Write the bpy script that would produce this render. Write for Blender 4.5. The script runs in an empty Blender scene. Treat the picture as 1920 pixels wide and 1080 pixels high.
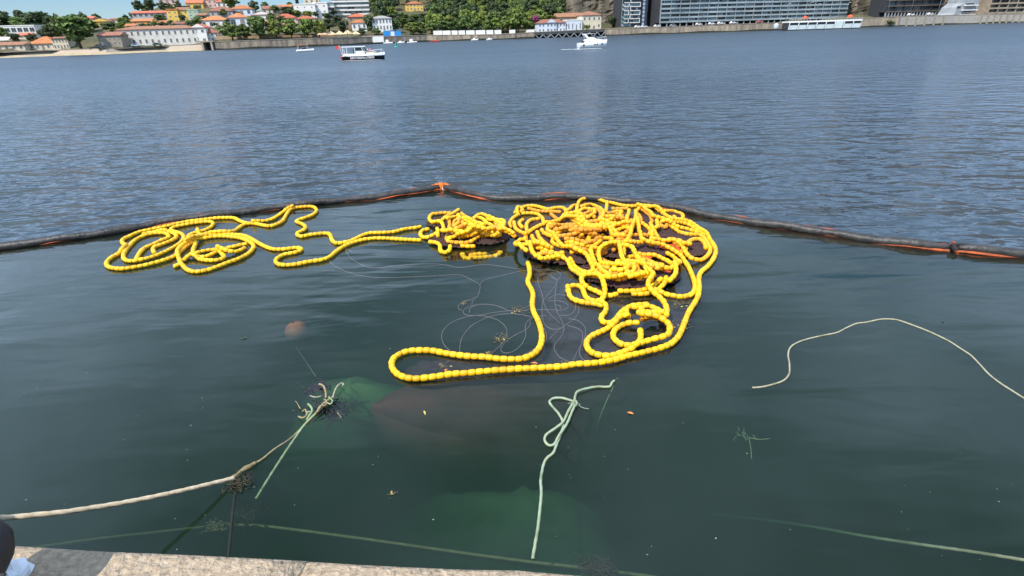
import bpy, bmesh, math, random
import numpy as np
from mathutils import Vector, Matrix

random.seed(7)
rng = np.random.default_rng(7)
SC = bpy.context.scene
COL = SC.collection

# ------------------------------------------------------------------ camera
F_PX, CAM_H, PITCH, ROLL = 1017.0, 5.2, math.radians(25.45), math.radians(1.8)
_fw = Vector((0, math.cos(PITCH), -math.sin(PITCH)))
_r0 = Vector((1, 0, 0)); _u0 = Vector((0, math.sin(PITCH), math.cos(PITCH)))
CAM_UP = _u0 * math.cos(ROLL) + _r0 * math.sin(ROLL)
CAM_RT = _r0 * math.cos(ROLL) - _u0 * math.sin(ROLL)
CAM_FW = _fw
CAM_P = Vector((0, 0, CAM_H))
cam_d = bpy.data.cameras.new('camera')
cam_d.sensor_width = 36.0
cam_d.lens = 36.0 * F_PX / 1920.0
cam_d.clip_start = 0.05
cam_d.clip_end = 6000
cam = bpy.data.objects.new('camera', cam_d); COL.objects.link(cam)
_m = Matrix((CAM_RT, CAM_UP, -CAM_FW)).transposed().to_4x4(); _m.translation = CAM_P
cam.matrix_world = _m
SC.camera = cam

# ------------------------------------------------------------------ sky, sun, exposure
SUN_EL, SUN_AZ = math.radians(52), math.radians(218)      # azimuth clockwise from +Y: behind the camera, to the left
sun_v = Vector((math.sin(SUN_AZ) * math.cos(SUN_EL), math.cos(SUN_AZ) * math.cos(SUN_EL), math.sin(SUN_EL)))
W = bpy.data.worlds.new('World'); SC.world = W; W.use_nodes = True
wn, wl = W.node_tree.nodes, W.node_tree.links
wn.clear()
w_out = wn.new('ShaderNodeOutputWorld'); w_bg = wn.new('ShaderNodeBackground')
w_sky = wn.new('ShaderNodeTexSky'); w_sky.sky_type = 'NISHITA'; w_sky.sun_disc = False
w_sky.sun_elevation = SUN_EL; w_sky.sun_rotation = SUN_AZ
w_sky.altitude = 900; w_sky.air_density = 1.0; w_sky.dust_density = 0.15; w_sky.ozone_density = 1.5
w_bg.inputs['Strength'].default_value = 0.075
# thin broken cloud: one flat layer high over the place, seen in perspective
w_tc = wn.new('ShaderNodeTexCoord'); w_sep = wn.new('ShaderNodeSeparateXYZ'); w_add = wn.new('ShaderNodeMath'); w_add.inputs[1].default_value = 0.12
w_max = wn.new('ShaderNodeMath'); w_max.operation = 'MAXIMUM'; w_max.inputs[1].default_value = 0.0
w_dv = wn.new('ShaderNodeVectorMath'); w_dv.operation = 'DIVIDE'; w_cb = wn.new('ShaderNodeCombineXYZ')
w_no = wn.new('ShaderNodeTexNoise'); w_no.noise_dimensions = '4D'; w_no.inputs['W'].default_value = 1.7; w_no.inputs['Scale'].default_value = 1.0; w_no.inputs['Detail'].default_value = 6; w_no.inputs['Roughness'].default_value = 0.55
w_rp = wn.new('ShaderNodeMapRange'); w_rp.inputs['From Min'].default_value = 0.33; w_rp.inputs['From Max'].default_value = 0.68; w_rp.inputs['To Max'].default_value = 0.9
w_mx = wn.new('ShaderNodeMix'); w_mx.data_type = 'RGBA'; w_mx.inputs[7].default_value = (14.0, 18.4, 25.0, 1)
wl.new(w_tc.outputs['Generated'], w_sep.inputs[0]); wl.new(w_sep.outputs['Z'], w_max.inputs[0]); wl.new(w_max.outputs[0], w_add.inputs[0])
for _k in range(3): wl.new(w_add.outputs[0], w_cb.inputs[_k])
wl.new(w_tc.outputs['Generated'], w_dv.inputs[0]); wl.new(w_cb.outputs[0], w_dv.inputs[1]); wl.new(w_dv.outputs[0], w_no.inputs['Vector'])
w_el = wn.new('ShaderNodeMapRange'); w_el.interpolation_type = 'SMOOTHSTEP'; w_el.inputs['From Min'].default_value = 0.05; w_el.inputs['From Max'].default_value = 0.26
w_mu = wn.new('ShaderNodeMath'); w_mu.operation = 'MULTIPLY'
w_tint = wn.new('ShaderNodeMix'); w_tint.data_type = 'RGBA'; w_tint.blend_type = 'MULTIPLY'; w_tint.inputs[0].default_value = 1.0; w_tint.inputs[7].default_value = (0.72, 0.92, 1.18, 1)
wl.new(w_sep.outputs['Z'], w_el.inputs[0]); wl.new(w_no.outputs[0], w_rp.inputs[0]); wl.new(w_rp.outputs[0], w_mu.inputs[0]); wl.new(w_el.outputs[0], w_mu.inputs[1]); wl.new(w_mu.outputs[0], w_mx.inputs[0])
wl.new(w_sky.outputs[0], w_tint.inputs[6]); wl.new(w_tint.outputs[2], w_mx.inputs[6]); wl.new(w_mx.outputs[2], w_bg.inputs[0]); wl.new(w_bg.outputs[0], w_out.inputs[0])
sun_d = bpy.data.lights.new('sun', 'SUN'); sun_d.energy = 4.4; sun_d.angle = math.radians(0.53); sun_d.color = (1.0, 0.95, 0.87)
sun = bpy.data.objects.new('sun', sun_d); COL.objects.link(sun)
sun.rotation_euler = (-sun_v).to_track_quat('-Z', 'Y').to_euler(); sun.location = (0, 0, 80)
VS = SC.view_settings
VS.view_transform = 'Standard'; VS.look = 'None'; VS.gamma = 1.0; VS.use_curve_mapping = False
VS.exposure = 0.45
SC.cycles.max_bounces = 8; SC.cycles.transparent_max_bounces = 12; SC.cycles.volume_bounces = 1
SC.cycles.caustics_reflective = False; SC.cycles.caustics_refractive = False

# ------------------------------------------------------------------ placing: photograph pixel -> point on a plane of the place
def ray(px, py):
    return CAM_FW + CAM_RT * ((px - 960.0) / F_PX) - CAM_UP * ((py - 540.0) / F_PX)
def at_z(px, py, z=0.0):
    d = ray(px, py); return CAM_P + d * ((z - CAM_H) / d.z)
def at_y(px, py, y):
    d = ray(px, py); return CAM_P + d * (y / d.y)

# ------------------------------------------------------------------ materials
MATS = {}
def new_mat(name):
    m = bpy.data.materials.new(name); m.use_nodes = True; m.node_tree.nodes.clear()
    return m, m.node_tree.nodes, m.node_tree.links
def mat(name, col, rough=0.7, var=0.18, scale=1.0, bump=0.0, bscale=None, rnd=0.0, metal=0.0, col2=None, spec=0.4, coord='Object', detail=5, stretch=None, dirt=None):
    """principled surface with noise-mixed colour, optional per-object variation and fine relief"""
    if name in MATS: return MATS[name]
    m, n, l = new_mat(name)
    out = n.new('ShaderNodeOutputMaterial'); p = n.new('ShaderNodeBsdfPrincipled')
    p.inputs['Roughness'].default_value = rough; p.inputs['Metallic'].default_value = metal
    p.inputs['Specular IOR Level'].default_value = spec
    tc = n.new('ShaderNodeTexCoord'); no = n.new('ShaderNodeTexNoise')
    no.inputs['Scale'].default_value = scale; no.inputs['Detail'].default_value = detail; no.inputs['Roughness'].default_value = 0.62
    if stretch:
        mpn = n.new('ShaderNodeMapping'); mpn.inputs['Scale'].default_value = stretch; l.new(tc.outputs[coord], mpn.inputs[0]); l.new(mpn.outputs[0], no.inputs['Vector'])
    else: l.new(tc.outputs[coord], no.inputs['Vector'])
    mr = n.new('ShaderNodeMapRange'); mr.inputs['From Min'].default_value = 0.3; mr.inputs['From Max'].default_value = 0.7
    l.new(no.outputs[0], mr.inputs[0])
    mx = n.new('ShaderNodeMix'); mx.data_type = 'RGBA'
    c = np.array(col[:3]); c2 = np.array(col2[:3]) if col2 is not None else np.clip(c * (1 + var), 0, 1); c1 = c if col2 is not None else c * (1 - var)
    mx.inputs[6].default_value = (*c1, 1); mx.inputs[7].default_value = (*c2, 1)
    l.new(mr.outputs[0], mx.inputs[0])
    src = mx.outputs[2]
    if rnd:
        oi = n.new('ShaderNodeObjectInfo'); hs = n.new('ShaderNodeHueSaturation')
        a = n.new('ShaderNodeMapRange'); a.inputs['To Min'].default_value = 1 - rnd; a.inputs['To Max'].default_value = 1 + rnd
        b = n.new('ShaderNodeMapRange'); b.inputs['To Min'].default_value = 0.5 - rnd * 0.07; b.inputs['To Max'].default_value = 0.5 + rnd * 0.05
        mu = n.new('ShaderNodeMath'); mu.operation = 'MULTIPLY'; mu.inputs[1].default_value = 7.31
        fr = n.new('ShaderNodeMath'); fr.operation = 'FRACT'
        l.new(oi.outputs['Random'], a.inputs[0]); l.new(oi.outputs['Random'], mu.inputs[0]); l.new(mu.outputs[0], fr.inputs[0]); l.new(fr.outputs[0], b.inputs[0])
        l.new(a.outputs[0], hs.inputs['Value']); l.new(b.outputs[0], hs.inputs['Hue']); l.new(src, hs.inputs['Color']); src = hs.outputs[0]
    if dirt:          # stains of their own shape, different on every object
        oi2 = n.new('ShaderNodeObjectInfo'); vm = n.new('ShaderNodeVectorMath'); vm.operation = 'MULTIPLY_ADD'; vm.inputs[1].default_value = (1, 1, 1)
        cx_ = n.new('ShaderNodeCombineXYZ'); m9 = n.new('ShaderNodeMath'); m9.operation = 'MULTIPLY'; m9.inputs[1].default_value = 60.0
        l.new(oi2.outputs['Random'], m9.inputs[0]); l.new(m9.outputs[0], cx_.inputs[0]); l.new(tc.outputs[coord], vm.inputs[0]); l.new(cx_.outputs[0], vm.inputs[2])
        nd = n.new('ShaderNodeTexNoise'); nd.inputs['Scale'].default_value = dirt[1]; nd.inputs['Detail'].default_value = 4; l.new(vm.outputs[0], nd.inputs['Vector'])
        rd = n.new('ShaderNodeMapRange'); rd.inputs['From Min'].default_value = dirt[2]; rd.inputs['From Max'].default_value = dirt[2]+.14; rd.inputs['To Max'].default_value = dirt[3]; l.new(nd.outputs[0], rd.inputs[0])
        md = n.new('ShaderNodeMix'); md.data_type = 'RGBA'; md.inputs[7].default_value = (*dirt[0], 1); l.new(rd.outputs[0], md.inputs[0]); l.new(src, md.inputs[6]); src = md.outputs[2]
    l.new(src, p.inputs['Base Color'])
    if bump:
        nb = n.new('ShaderNodeTexNoise'); nb.inputs['Scale'].default_value = bscale or scale * 6; nb.inputs['Detail'].default_value = 6
        l.new(tc.outputs[coord], nb.inputs['Vector'])
        bp = n.new('ShaderNodeBump'); bp.inputs['Distance'].default_value = bump; bp.inputs['Strength'].default_value = 1.0
        l.new(nb.outputs[0], bp.inputs['Height']); l.new(bp.outputs[0], p.inputs['Normal'])
    l.new(p.outputs[0], out.inputs[0])
    MATS[name] = m
    return m

# ------------------------------------------------------------------ mesh helpers
class MB:
    """collects shapes; build() links them as ONE mesh object"""
    def __init__(s): s.v = []; s.f = []; s.mi = []; s.smooth = []
    def add(s, vs, fs, mi=0, smooth=False):
        o = len(s.v); s.v.extend([tuple(v) for v in vs])
        for f in fs: s.f.append(tuple(i + o for i in f)); s.mi.append(mi); s.smooth.append(smooth)
        return s
    def box(s, x0, x1, y0, y1, z0, z1, mi=0):
        return s.add([(x0,y0,z0),(x1,y0,z0),(x1,y1,z0),(x0,y1,z0),(x0,y0,z1),(x1,y0,z1),(x1,y1,z1),(x0,y1,z1)],
                     [(0,3,2,1),(4,5,6,7),(0,1,5,4),(1,2,6,5),(2,3,7,6),(3,0,4,7)], mi)
    def bar(s, a, b, w, h=None, mi=0):
        a = Vector(a); b = Vector(b); h = h or w; d = (b - a).normalized()
        up = Vector((0,0,1)) if abs(d.z) < 0.95 else Vector((1,0,0))
        sx = d.cross(up).normalized() * w * 0.5; sz = sx.cross(d).normalized() * h * 0.5
        vs = [p + i * sx + j * sz for p in (a, b) for (i, j) in ((-1,-1),(1,-1),(1,1),(-1,1))]
        return s.add(vs, [(0,1,2,3),(7,6,5,4),(0,4,5,1),(1,5,6,2),(2,6,7,3),(3,7,4,0)], mi)
    def tube(s, pts, r, sides=8, mi=0, cap=True, twist=0.0, lay=0.0, rfun=None):
        P = np.array([tuple(p) for p in pts], float); n = len(P)
        T = np.gradient(P, axis=0); T /= np.linalg.norm(T, axis=1)[:, None] + 1e-12
        nrm = np.cross(T[0], (0, 0, 1.0));
        if np.linalg.norm(nrm) < 1e-3: nrm = np.cross(T[0], (1.0, 0, 0))
        nrm /= np.linalg.norm(nrm)
        vs = []; arc = 0.0
        for i in range(n):
            if i: arc += np.linalg.norm(P[i] - P[i-1])
            nrm = nrm - T[i] * nrm.dot(T[i]); nrm /= np.linalg.norm(nrm) + 1e-12
            bi = np.cross(T[i], nrm)
            rr = r * (rfun(i / (n - 1)) if rfun else 1.0)
            for k in range(sides):
                a = 2 * math.pi * k / sides
                q = rr * (1 + twist * math.cos(3 * a - arc * lay)) if twist else rr
                vs.append(P[i] + (nrm * math.cos(a) + bi * math.sin(a)) * q)
        fs = [(i*sides+k, i*sides+(k+1)%sides, (i+1)*sides+(k+1)%sides, (i+1)*sides+k) for i in range(n-1) for k in range(sides)]
        if cap: fs += [tuple(range(sides-1, -1, -1)), tuple((n-1)*sides+k for k in range(sides))]
        return s.add(vs, fs, mi, True)
    def lathe(s, prof, sides=16, cx=0, cy=0, mi=0, smooth=True):
        vs = [(cx + r*math.cos(2*math.pi*k/sides), cy + r*math.sin(2*math.pi*k/sides), z) for r, z in prof for k in range(sides)]
        n = len(prof)
        fs = [(i*sides+k, i*sides+(k+1)%sides, (i+1)*sides+(k+1)%sides, (i+1)*sides+k) for i in range(n-1) for k in range(sides)]
        fs += [tuple(range(sides-1, -1, -1)), tuple((n-1)*sides+k for k in range(sides))]
        return s.add(vs, fs, mi, smooth)
    def mesh(s, name, mats):
        me = bpy.data.meshes.new(name); me.from_pydata(s.v, [], s.f)
        for m in (mats if isinstance(mats, (list, tuple)) else [mats]): me.materials.append(m)
        me.polygons.foreach_set('material_index', s.mi); me.polygons.foreach_set('use_smooth', s.smooth)
        me.update(); return me
    def build(s, name, mats, parent=None):
        return link(name, s.mesh(name, mats), parent)
def link(name, me, parent=None, loc=None, kind=None):
    o = bpy.data.objects.new(name, me); COL.objects.link(o)
    if parent is not None: o.parent = parent
    if loc is not None: o.location = loc
    if kind: o['kind'] = kind
    return o
def tag(o, label, cat, group=None, kind=None):
    o['label'] = label; o['category'] = cat
    if group: o['group'] = group
    if kind: o['kind'] = kind
    return o
def thing(name, label, cat, loc=(0,0,0), rz=0.0, group=None):
    o = bpy.data.objects.new(name, None); COL.objects.link(o); o.empty_display_size = 0.3
    o.location = loc; o.rotation_euler = (0, 0, rz)
    return tag(o, label, cat, group)
def struct(o): o['kind'] = 'structure'; return o

def spline(pts, step, closed=False):
    """Catmull-Rom through pts, resampled at even steps"""
    P = np.array([tuple(p) for p in pts], float)
    if len(P) < 3:
        n = max(2, int(np.linalg.norm(P[-1]-P[0]) / step) + 1); t = np.linspace(0, 1, n)[:, None]; return P[0]*(1-t)+P[-1]*t
    Q = np.vstack([2*P[0]-P[1], P, 2*P[-1]-P[-2]]); out = []
    for i in range(1, len(Q)-2):
        p0, p1, p2, p3 = Q[i-1], Q[i], Q[i+1], Q[i+2]
        for t in np.linspace(0, 1, 14, endpoint=False):
            out.append(0.5*((2*p1)+(-p0+p2)*t+(2*p0-5*p1+4*p2-p3)*t*t+(-p0+3*p1-3*p2+p3)*t**3))
    out.append(P[-1]); out = np.array(out)
    L = np.concatenate([[0], np.cumsum(np.linalg.norm(np.diff(out, axis=0), axis=1))])
    n = max(2, int(L[-1] / step) + 1); s = np.arange(n) * step
    return np.stack([np.interp(s, L, out[:, k]) for k in range(3)], 1)
# ================================================================== SETTING: water, quay, boom line
BOOM_PX = [(-260,492),(-120,480),(0,466),(100,453),(200,438),(300,420),(400,406),(500,393),(600,381),(700,371),(760,363),(800,357),(829,353),
           (862,359),(895,368),(940,373),(1000,373),(1080,371),(1140,375),(1200,381),(1270,393),(1330,405),(1400,417),(1500,432),(1600,446),
           (1700,459),(1787,468),(1850,474),(1920,480),(2060,496),(2200,512)]
boom_w = [at_z(x, y + 1.5, 0.0) for x, y in BOOM_PX]
bx = np.array([p.x for p in boom_w]); by = np.array([p.y for p in boom_w])
# quay edge (top, z = QZ) read from the photograph
QZ = CAM_H - 1.6
qa, qb = at_z(20, 1031, QZ), at_z(1010, 1080, QZ)
q_sl = (qb.y - qa.y) / (qb.x - qa.x)
Q_YAW = math.atan(q_sl)
def quay_y(x): return qa.y + (x - qa.x) * q_sl

# one edge line from the quay, along the boom, back to the quay: inside calm and seen into, outside the open river
XL, XR = bx[0] - 14, bx[-1] + 14
ex = np.concatenate([[XL], bx, [XR]]); ey = np.concatenate([[quay_y(XL) + 0.5], by, [quay_y(XR) + 0.5]])

def water_bump(n, l, spec):
    """sum of stretched noises, heights in metres; spec = (wavelength x, wavelength y, height, rotation)"""
    tc = n.new('ShaderNodeNewGeometry'); prev = None
    for wx, wy, h, rot in spec:
        mp = n.new('ShaderNodeMapping'); mp.inputs['Scale'].default_value = (1/wx, 1/wy, 1); mp.inputs['Rotation'].default_value = (0, 0, rot)
        no = n.new('ShaderNodeTexNoise'); no.noise_dimensions = '2D'; no.inputs['Scale'].default_value = 1; no.inputs['Detail'].default_value = 2.0
        no.inputs['Distortion'].default_value = 0.35
        mu = n.new('ShaderNodeMath'); mu.operation = 'MULTIPLY'; mu.inputs[1].default_value = h
        l.new(tc.outputs['Position'], mp.inputs[0]); l.new(mp.outputs[0], no.inputs['Vector']); l.new(no.outputs[0], mu.inputs[0])
        if prev is None: prev = mu.outputs[0]
        else:
            ad = n.new('ShaderNodeMath'); l.new(prev, ad.inputs[0]); l.new(mu.outputs[0], ad.inputs[1]); prev = ad.outputs[0]
    return prev, tc

# open river
RIVER_WAVES = [(4.2, 2.1, 0.52, 0.10), (1.4, 0.74, 0.34, -0.22), (0.44, 0.26, 0.080, 0.3)]
m_river, n, l = new_mat('river_water')
out = n.new('ShaderNodeOutputMaterial'); p = n.new('ShaderNodeBsdfPrincipled')
p.inputs['Base Color'].default_value = (0.034, 0.053, 0.070, 1); p.inputs['Roughness'].default_value = 0.12; p.inputs['IOR'].default_value = 1.333
def wave_slopes(n, l, spec, eps=0.07):
    """surface slope (dh/dx, dh/dy) of summed stretched noise waves, from finite differences of the height"""
    geo = n.new('ShaderNodeNewGeometry'); acc = None
    for wx, wy, h, rot in spec:
        vals = []
        for off in ((0, 0, 0), (eps*wx, 0, 0), (0, eps*wy, 0)):
            a1 = n.new('ShaderNodeVectorMath'); a1.inputs[1].default_value = off
            mp = n.new('ShaderNodeMapping'); mp.vector_type = 'POINT'; mp.inputs['Rotation'].default_value = (0, 0, rot); mp.inputs['Scale'].default_value = (1/wx, 1/wy, 0)
            no = n.new('ShaderNodeTexNoise'); no.noise_dimensions = '2D'; no.inputs['Scale'].default_value = 1; no.inputs['Detail'].default_value = 1.0; no.inputs['Distortion'].default_value = 0.25
            l.new(geo.outputs['Position'], a1.inputs[0]); l.new(a1.outputs[0], mp.inputs[0]); l.new(mp.outputs[0], no.inputs['Vector']); vals.append(no.outputs[0])
        comp = n.new('ShaderNodeCombineXYZ')
        for k_, (v, w_) in enumerate(((vals[1], wx), (vals[2], wy))):
            sb = n.new('ShaderNodeMath'); sb.operation = 'SUBTRACT'; l.new(vals[0], sb.inputs[0]); l.new(v, sb.inputs[1])
            mu = n.new('ShaderNodeMath'); mu.operation = 'MULTIPLY'; mu.inputs[1].default_value = h/(eps*w_); l.new(sb.outputs[0], mu.inputs[0]); l.new(mu.outputs[0], comp.inputs[k_])
        if acc is None: acc = comp.outputs[0]
        else:
            ad = n.new('ShaderNodeVectorMath'); l.new(acc, ad.inputs[0]); l.new(comp.outputs[0], ad.inputs[1]); acc = ad.outputs[0]
    return acc, geo
h, geo = wave_slopes(n, l, RIVER_WAVES)
# patches of ruffled and smoother water: slow variation of the wave height
mp = n.new('ShaderNodeMapping'); mp.inputs['Scale'].default_value = (0.016, 0.045, 1); mp.inputs['Rotation'].default_value = (0, 0, 0.18)
nl = n.new('ShaderNodeTexNoise'); nl.noise_dimensions = '2D'; nl.inputs['Scale'].default_value = 1.0; nl.inputs['Detail'].default_value = 3
l.new(geo.outputs['Position'], mp.inputs[0]); l.new(mp.outputs[0], nl.inputs['Vector'])
mr = n.new('ShaderNodeMapRange'); mr.inputs['From Min'].default_value = 0.35; mr.inputs['From Max'].default_value = 0.65; mr.inputs['To Min'].default_value = 0.65; mr.inputs['To Max'].default_value = 1.1
l.new(nl.outputs[0], mr.inputs[0])
# mid river is ruffled by wind into wavelets too fine to tell apart: rougher there than in the lee of the quay
sy = n.new('ShaderNodeSeparateXYZ'); l.new(geo.outputs['Position'], sy.inputs[0])
rr_ = n.new('ShaderNodeMapRange'); rr_.inputs['From Min'].default_value = 25; rr_.inputs['From Max'].default_value = 150; rr_.inputs['To Min'].default_value = 0.13; rr_.inputs['To Max'].default_value = 0.38
l.new(sy.outputs['Y'], rr_.inputs[0]); l.new(rr_.outputs[0], p.inputs['Roughness'])
# slick of smoother water out to the right
sp = n.new('ShaderNodeVectorMath'); sp.operation = 'SUBTRACT'; sp.inputs[1].default_value = (46, 40, 0)
sc_ = n.new('ShaderNodeVectorMath'); sc_.operation = 'MULTIPLY'; sc_.inputs[1].default_value = (1/26, 1/24, 0)
ln = n.new('ShaderNodeVectorMath'); ln.operation = 'LENGTH'
l.new(geo.outputs['Position'], sp.inputs[0]); l.new(sp.outputs[0], sc_.inputs[0]); l.new(sc_.outputs[0], ln.inputs[0])
sm = n.new('ShaderNodeMapRange'); sm.interpolation_type = 'SMOOTHSTEP'; sm.inputs['From Min'].default_value = 0.45; sm.inputs['From Max'].default_value = 1.15; sm.inputs['To Min'].default_value = 0.30; sm.inputs['To Max'].default_value = 1.0
l.new(ln.outputs['Value'], sm.inputs[0])
m2 = n.new('ShaderNodeMath'); m2.operation = 'MULTIPLY'; l.new(mr.outputs[0], m2.inputs[0]); l.new(sm.outputs[0], m2.inputs[1])
m1 = n.new('ShaderNodeVectorMath'); m1.operation = 'SCALE'; l.new(h, m1.inputs[0]); l.new(m2.outputs[0], m1.inputs['Scale'])
up_ = n.new('ShaderNodeVectorMath'); up_.inputs[1].default_value = (0, 0, 1); l.new(m1.outputs[0], up_.inputs[0])
nz = n.new('ShaderNodeVectorMath'); nz.operation = 'NORMALIZE'; l.new(up_.outputs[0], nz.inputs[0]); l.new(nz.outputs[0], p.inputs['Normal'])
l.new(p.outputs[0], out.inputs[0])

# enclosed water: clear surface over a murky green body
m_bas, n, l = new_mat('harbour_water')
out = n.new('ShaderNodeOutputMaterial'); tr = n.new('ShaderNodeBsdfTransparent'); gl = n.new('ShaderNodeBsdfGlossy'); mxs = n.new('ShaderNodeMixShader'); fr = n.new('ShaderNodeFresnel')
gl.inputs['Roughness'].default_value = 0.03; fr.inputs['IOR'].default_value = 1.41
h, geo = water_bump(n, l, [(2.4, 0.7, 0.020, 0.45), (6.5, 1.8, 0.060, 0.30), (0.6, 0.28, 0.0030, 0.1)])
sx = n.new('ShaderNodeSeparateXYZ'); l.new(geo.outputs['Position'], sx.inputs[0])
mr = n.new('ShaderNodeMapRange'); mr.inputs['From Min'].default_value = 4; mr.inputs['From Max'].default_value = 17; mr.inputs['To Min'].default_value = 0.35; mr.inputs['To Max'].default_value = 1.5
l.new(sx.outputs['Y'], mr.inputs[0])
m1 = n.new('ShaderNodeMath'); m1.operation = 'MULTIPLY'; l.new(h, m1.inputs[0]); l.new(mr.outputs[0], m1.inputs[1])
bp = n.new('ShaderNodeBump'); bp.inputs['Distance'].default_value = 1.0; l.new(m1.outputs[0], bp.inputs['Height'])
l.new(bp.outputs[0], gl.inputs['Normal']); l.new(bp.outputs[0], fr.inputs['Normal'])
l.new(fr.outputs[0], mxs.inputs[0]); l.new(tr.outputs[0], mxs.inputs[1]); l.new(gl.outputs[0], mxs.inputs[2]); l.new(mxs.outputs[0], out.inputs['Surface'])
va = n.new('ShaderNodeVolumeAbsorption'); va.inputs['Color'].default_value = (0.10, 0.40, 0.30, 1); va.inputs['Density'].default_value = 1.75
vs_ = n.new('ShaderNodeVolumeScatter'); vs_.inputs['Color'].default_value = (0.44, 0.68, 0.50, 1); vs_.inputs['Density'].default_value = 0.21; vs_.inputs['Anisotropy'].default_value = 0.0
ad = n.new('ShaderNodeAddShader'); l.new(va.outputs[0], ad.inputs[0]); l.new(vs_.outputs[0], ad.inputs[1]); l.new(ad.outputs[0], out.inputs['Volume'])
m_bed = mat('river_bed', (0.035, 0.045, 0.03), 0.95, 0.3, 0.6)

mb = MB(); k = len(ex)
for i in range(k): mb.v += [(ex[i], ey[i], 0.0), (ex[i], 1500.0, 0.0)]
for i in range(k - 1): mb.f.append((2*i, 2*i+2, 2*i+3, 2*i+1)); mb.mi.append(0); mb.smooth.append(False)
mb.add([(-1500, quay_y(-1500)+0.3, 0), (XL, quay_y(XL)+0.3, 0), (XL, 1500, 0), (-1500, 1500, 0)], [(0,1,2,3)])
mb.add([(XR, quay_y(XR)+0.3, 0), (1500, quay_y(1500)+0.3, 0), (1500, 1500, 0), (XR, 1500, 0)], [(0,1,2,3)])
river = struct(mb.build('river', m_river))

mb = MB(); DB = -4.5
for i in range(k): mb.v += [(ex[i], quay_y(ex[i]) - 0.35, 0.0), (ex[i], ey[i], 0.0), (ex[i], quay_y(ex[i]) - 0.35, DB), (ex[i], ey[i], DB)]
def q(*f, mi=0): mb.f.append(f); mb.mi.append(mi); mb.smooth.append(False)
for i in range(k - 1):
    a, b = 4*i, 4*i+4
    q(a, b, b+1, a+1); q(a+2, a+3, b+3, b+2, mi=1); q(a, a+2, b+2, b, mi=1); q(a+1, b+1, b+3, a+3, mi=1)
q(0, 1, 3, 2, mi=1); e = 4*(k-1); q(e, e+2, e+3, e+1, mi=1)
basin = struct(mb.build('harbour_water', [m_bas, m_bed]))

# ---- quay under the camera: paving, granite kerb stones, wall below
m_gran = mat('granite', (0.24, 0.175, 0.115), 0.85, 0.3, 42.0, bump=0.022, bscale=46, rnd=0.05, col2=(0.48, 0.37, 0.255), detail=8)
m_wall = mat('quay_stone', (0.16, 0.15, 0.12), 0.9, 0.35, 1.2, bump=0.03, bscale=5)
m_pave = mat('quay_paving', (0.30, 0.27, 0.23), 0.9, 0.2, 3.0, bump=0.004, bscale=40)
KW = 0.50
def qpt(s, t, z):                # s along the edge, t in from it
    c, s_ = math.cos(Q_YAW), math.sin(Q_YAW)
    return (s*c + t*s_, quay_y(0) + s*s_ - t*c, z)
mb = MB(); mb.add([qpt(-60, KW, QZ-0.012), qpt(-60, 40, QZ-0.012), qpt(60, 40, QZ-0.012), qpt(60, KW, QZ-0.012)], [(0,1,2,3)])
struct(mb.build('quay_paving', m_pave))
qw = thing('quay_wall', 'stone quay wall under the pale granite kerb in the foreground', 'quay wall', qpt(0, 0.2, 0), Q_YAW)
mb = MB(); mb.box(-60, 60, -0.9, 0.12, -4.6, QZ-0.33)
mb.build('wall_face', m_wall, qw)
bm = bmesh.new(); bmesh.ops.create_cube(bm, size=1.0)
for v in bm.verts: v.co = Vector((v.co.x * 1.598, v.co.y * KW, v.co.z * 0.33))
bmesh.ops.subdivide_edges(bm, edges=[e_ for e_ in bm.edges if abs(e_.verts[0].co.x - e_.verts[1].co.x) > 0.5], cuts=8)
bmesh.ops.bevel(bm, geom=[e_ for e_ in bm.edges if e_.calc_face_angle(0) > 1.0 and abs(e_.verts[0].co.x - e_.verts[1].co.x) > 0.05], offset=0.035, segments=4, profile=0.6, affect='EDGES')
for v in bm.verts:
    h_ = math.sin(v.co.x*9.1 + v.co.y*13)*0.004 + math.sin(v.co.x*23.7+v.co.z*31)*0.003
    v.co.y += h_; v.co.z += h_ * 0.6
kerb_me = bpy.data.meshes.new('kerb_stone'); bm.to_mesh(kerb_me); bm.free(); kerb_me.materials.append(m_gran)
for p_ in kerb_me.polygons: p_.use_smooth = True
jx = at_z(572, 1059, QZ); s0 = (Vector((jx.x, jx.y)) - Vector(qpt(0, 0, 0)[:2])).dot(Vector((math.cos(Q_YAW), math.sin(Q_YAW))))
for i in range(-8, 9):
    o = link('kerb_stone', kerb_me, qw); o.location = (s0 + (i + 0.5) * 1.6, -0.025, QZ - 0.163 + random.uniform(-0.004, 0.004))
    o.rotation_euler = (0, 0, math.pi if i % 2 else 0)
# ================================================================== FLOAT LINES (net floats) read off the photograph as strand courses
def cv(pts, ox, oy, s): return [(ox + x / s, oy + y / s) for x, y in pts]
def parse(txt): return [tuple(float(a) for a in t.split(',')) for t in txt.split()]
ZA = (940, 350, 4.5714); ZC = (1060, 550, 7.7125); ZD = (720, 480, 3.2); ZL = (180, 340, 4.0); ZK = (600, 340, 4.8); ZM = (780, 380, 8.727)
R_FL, PITCH_FL = 0.057, 0.131

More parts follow.
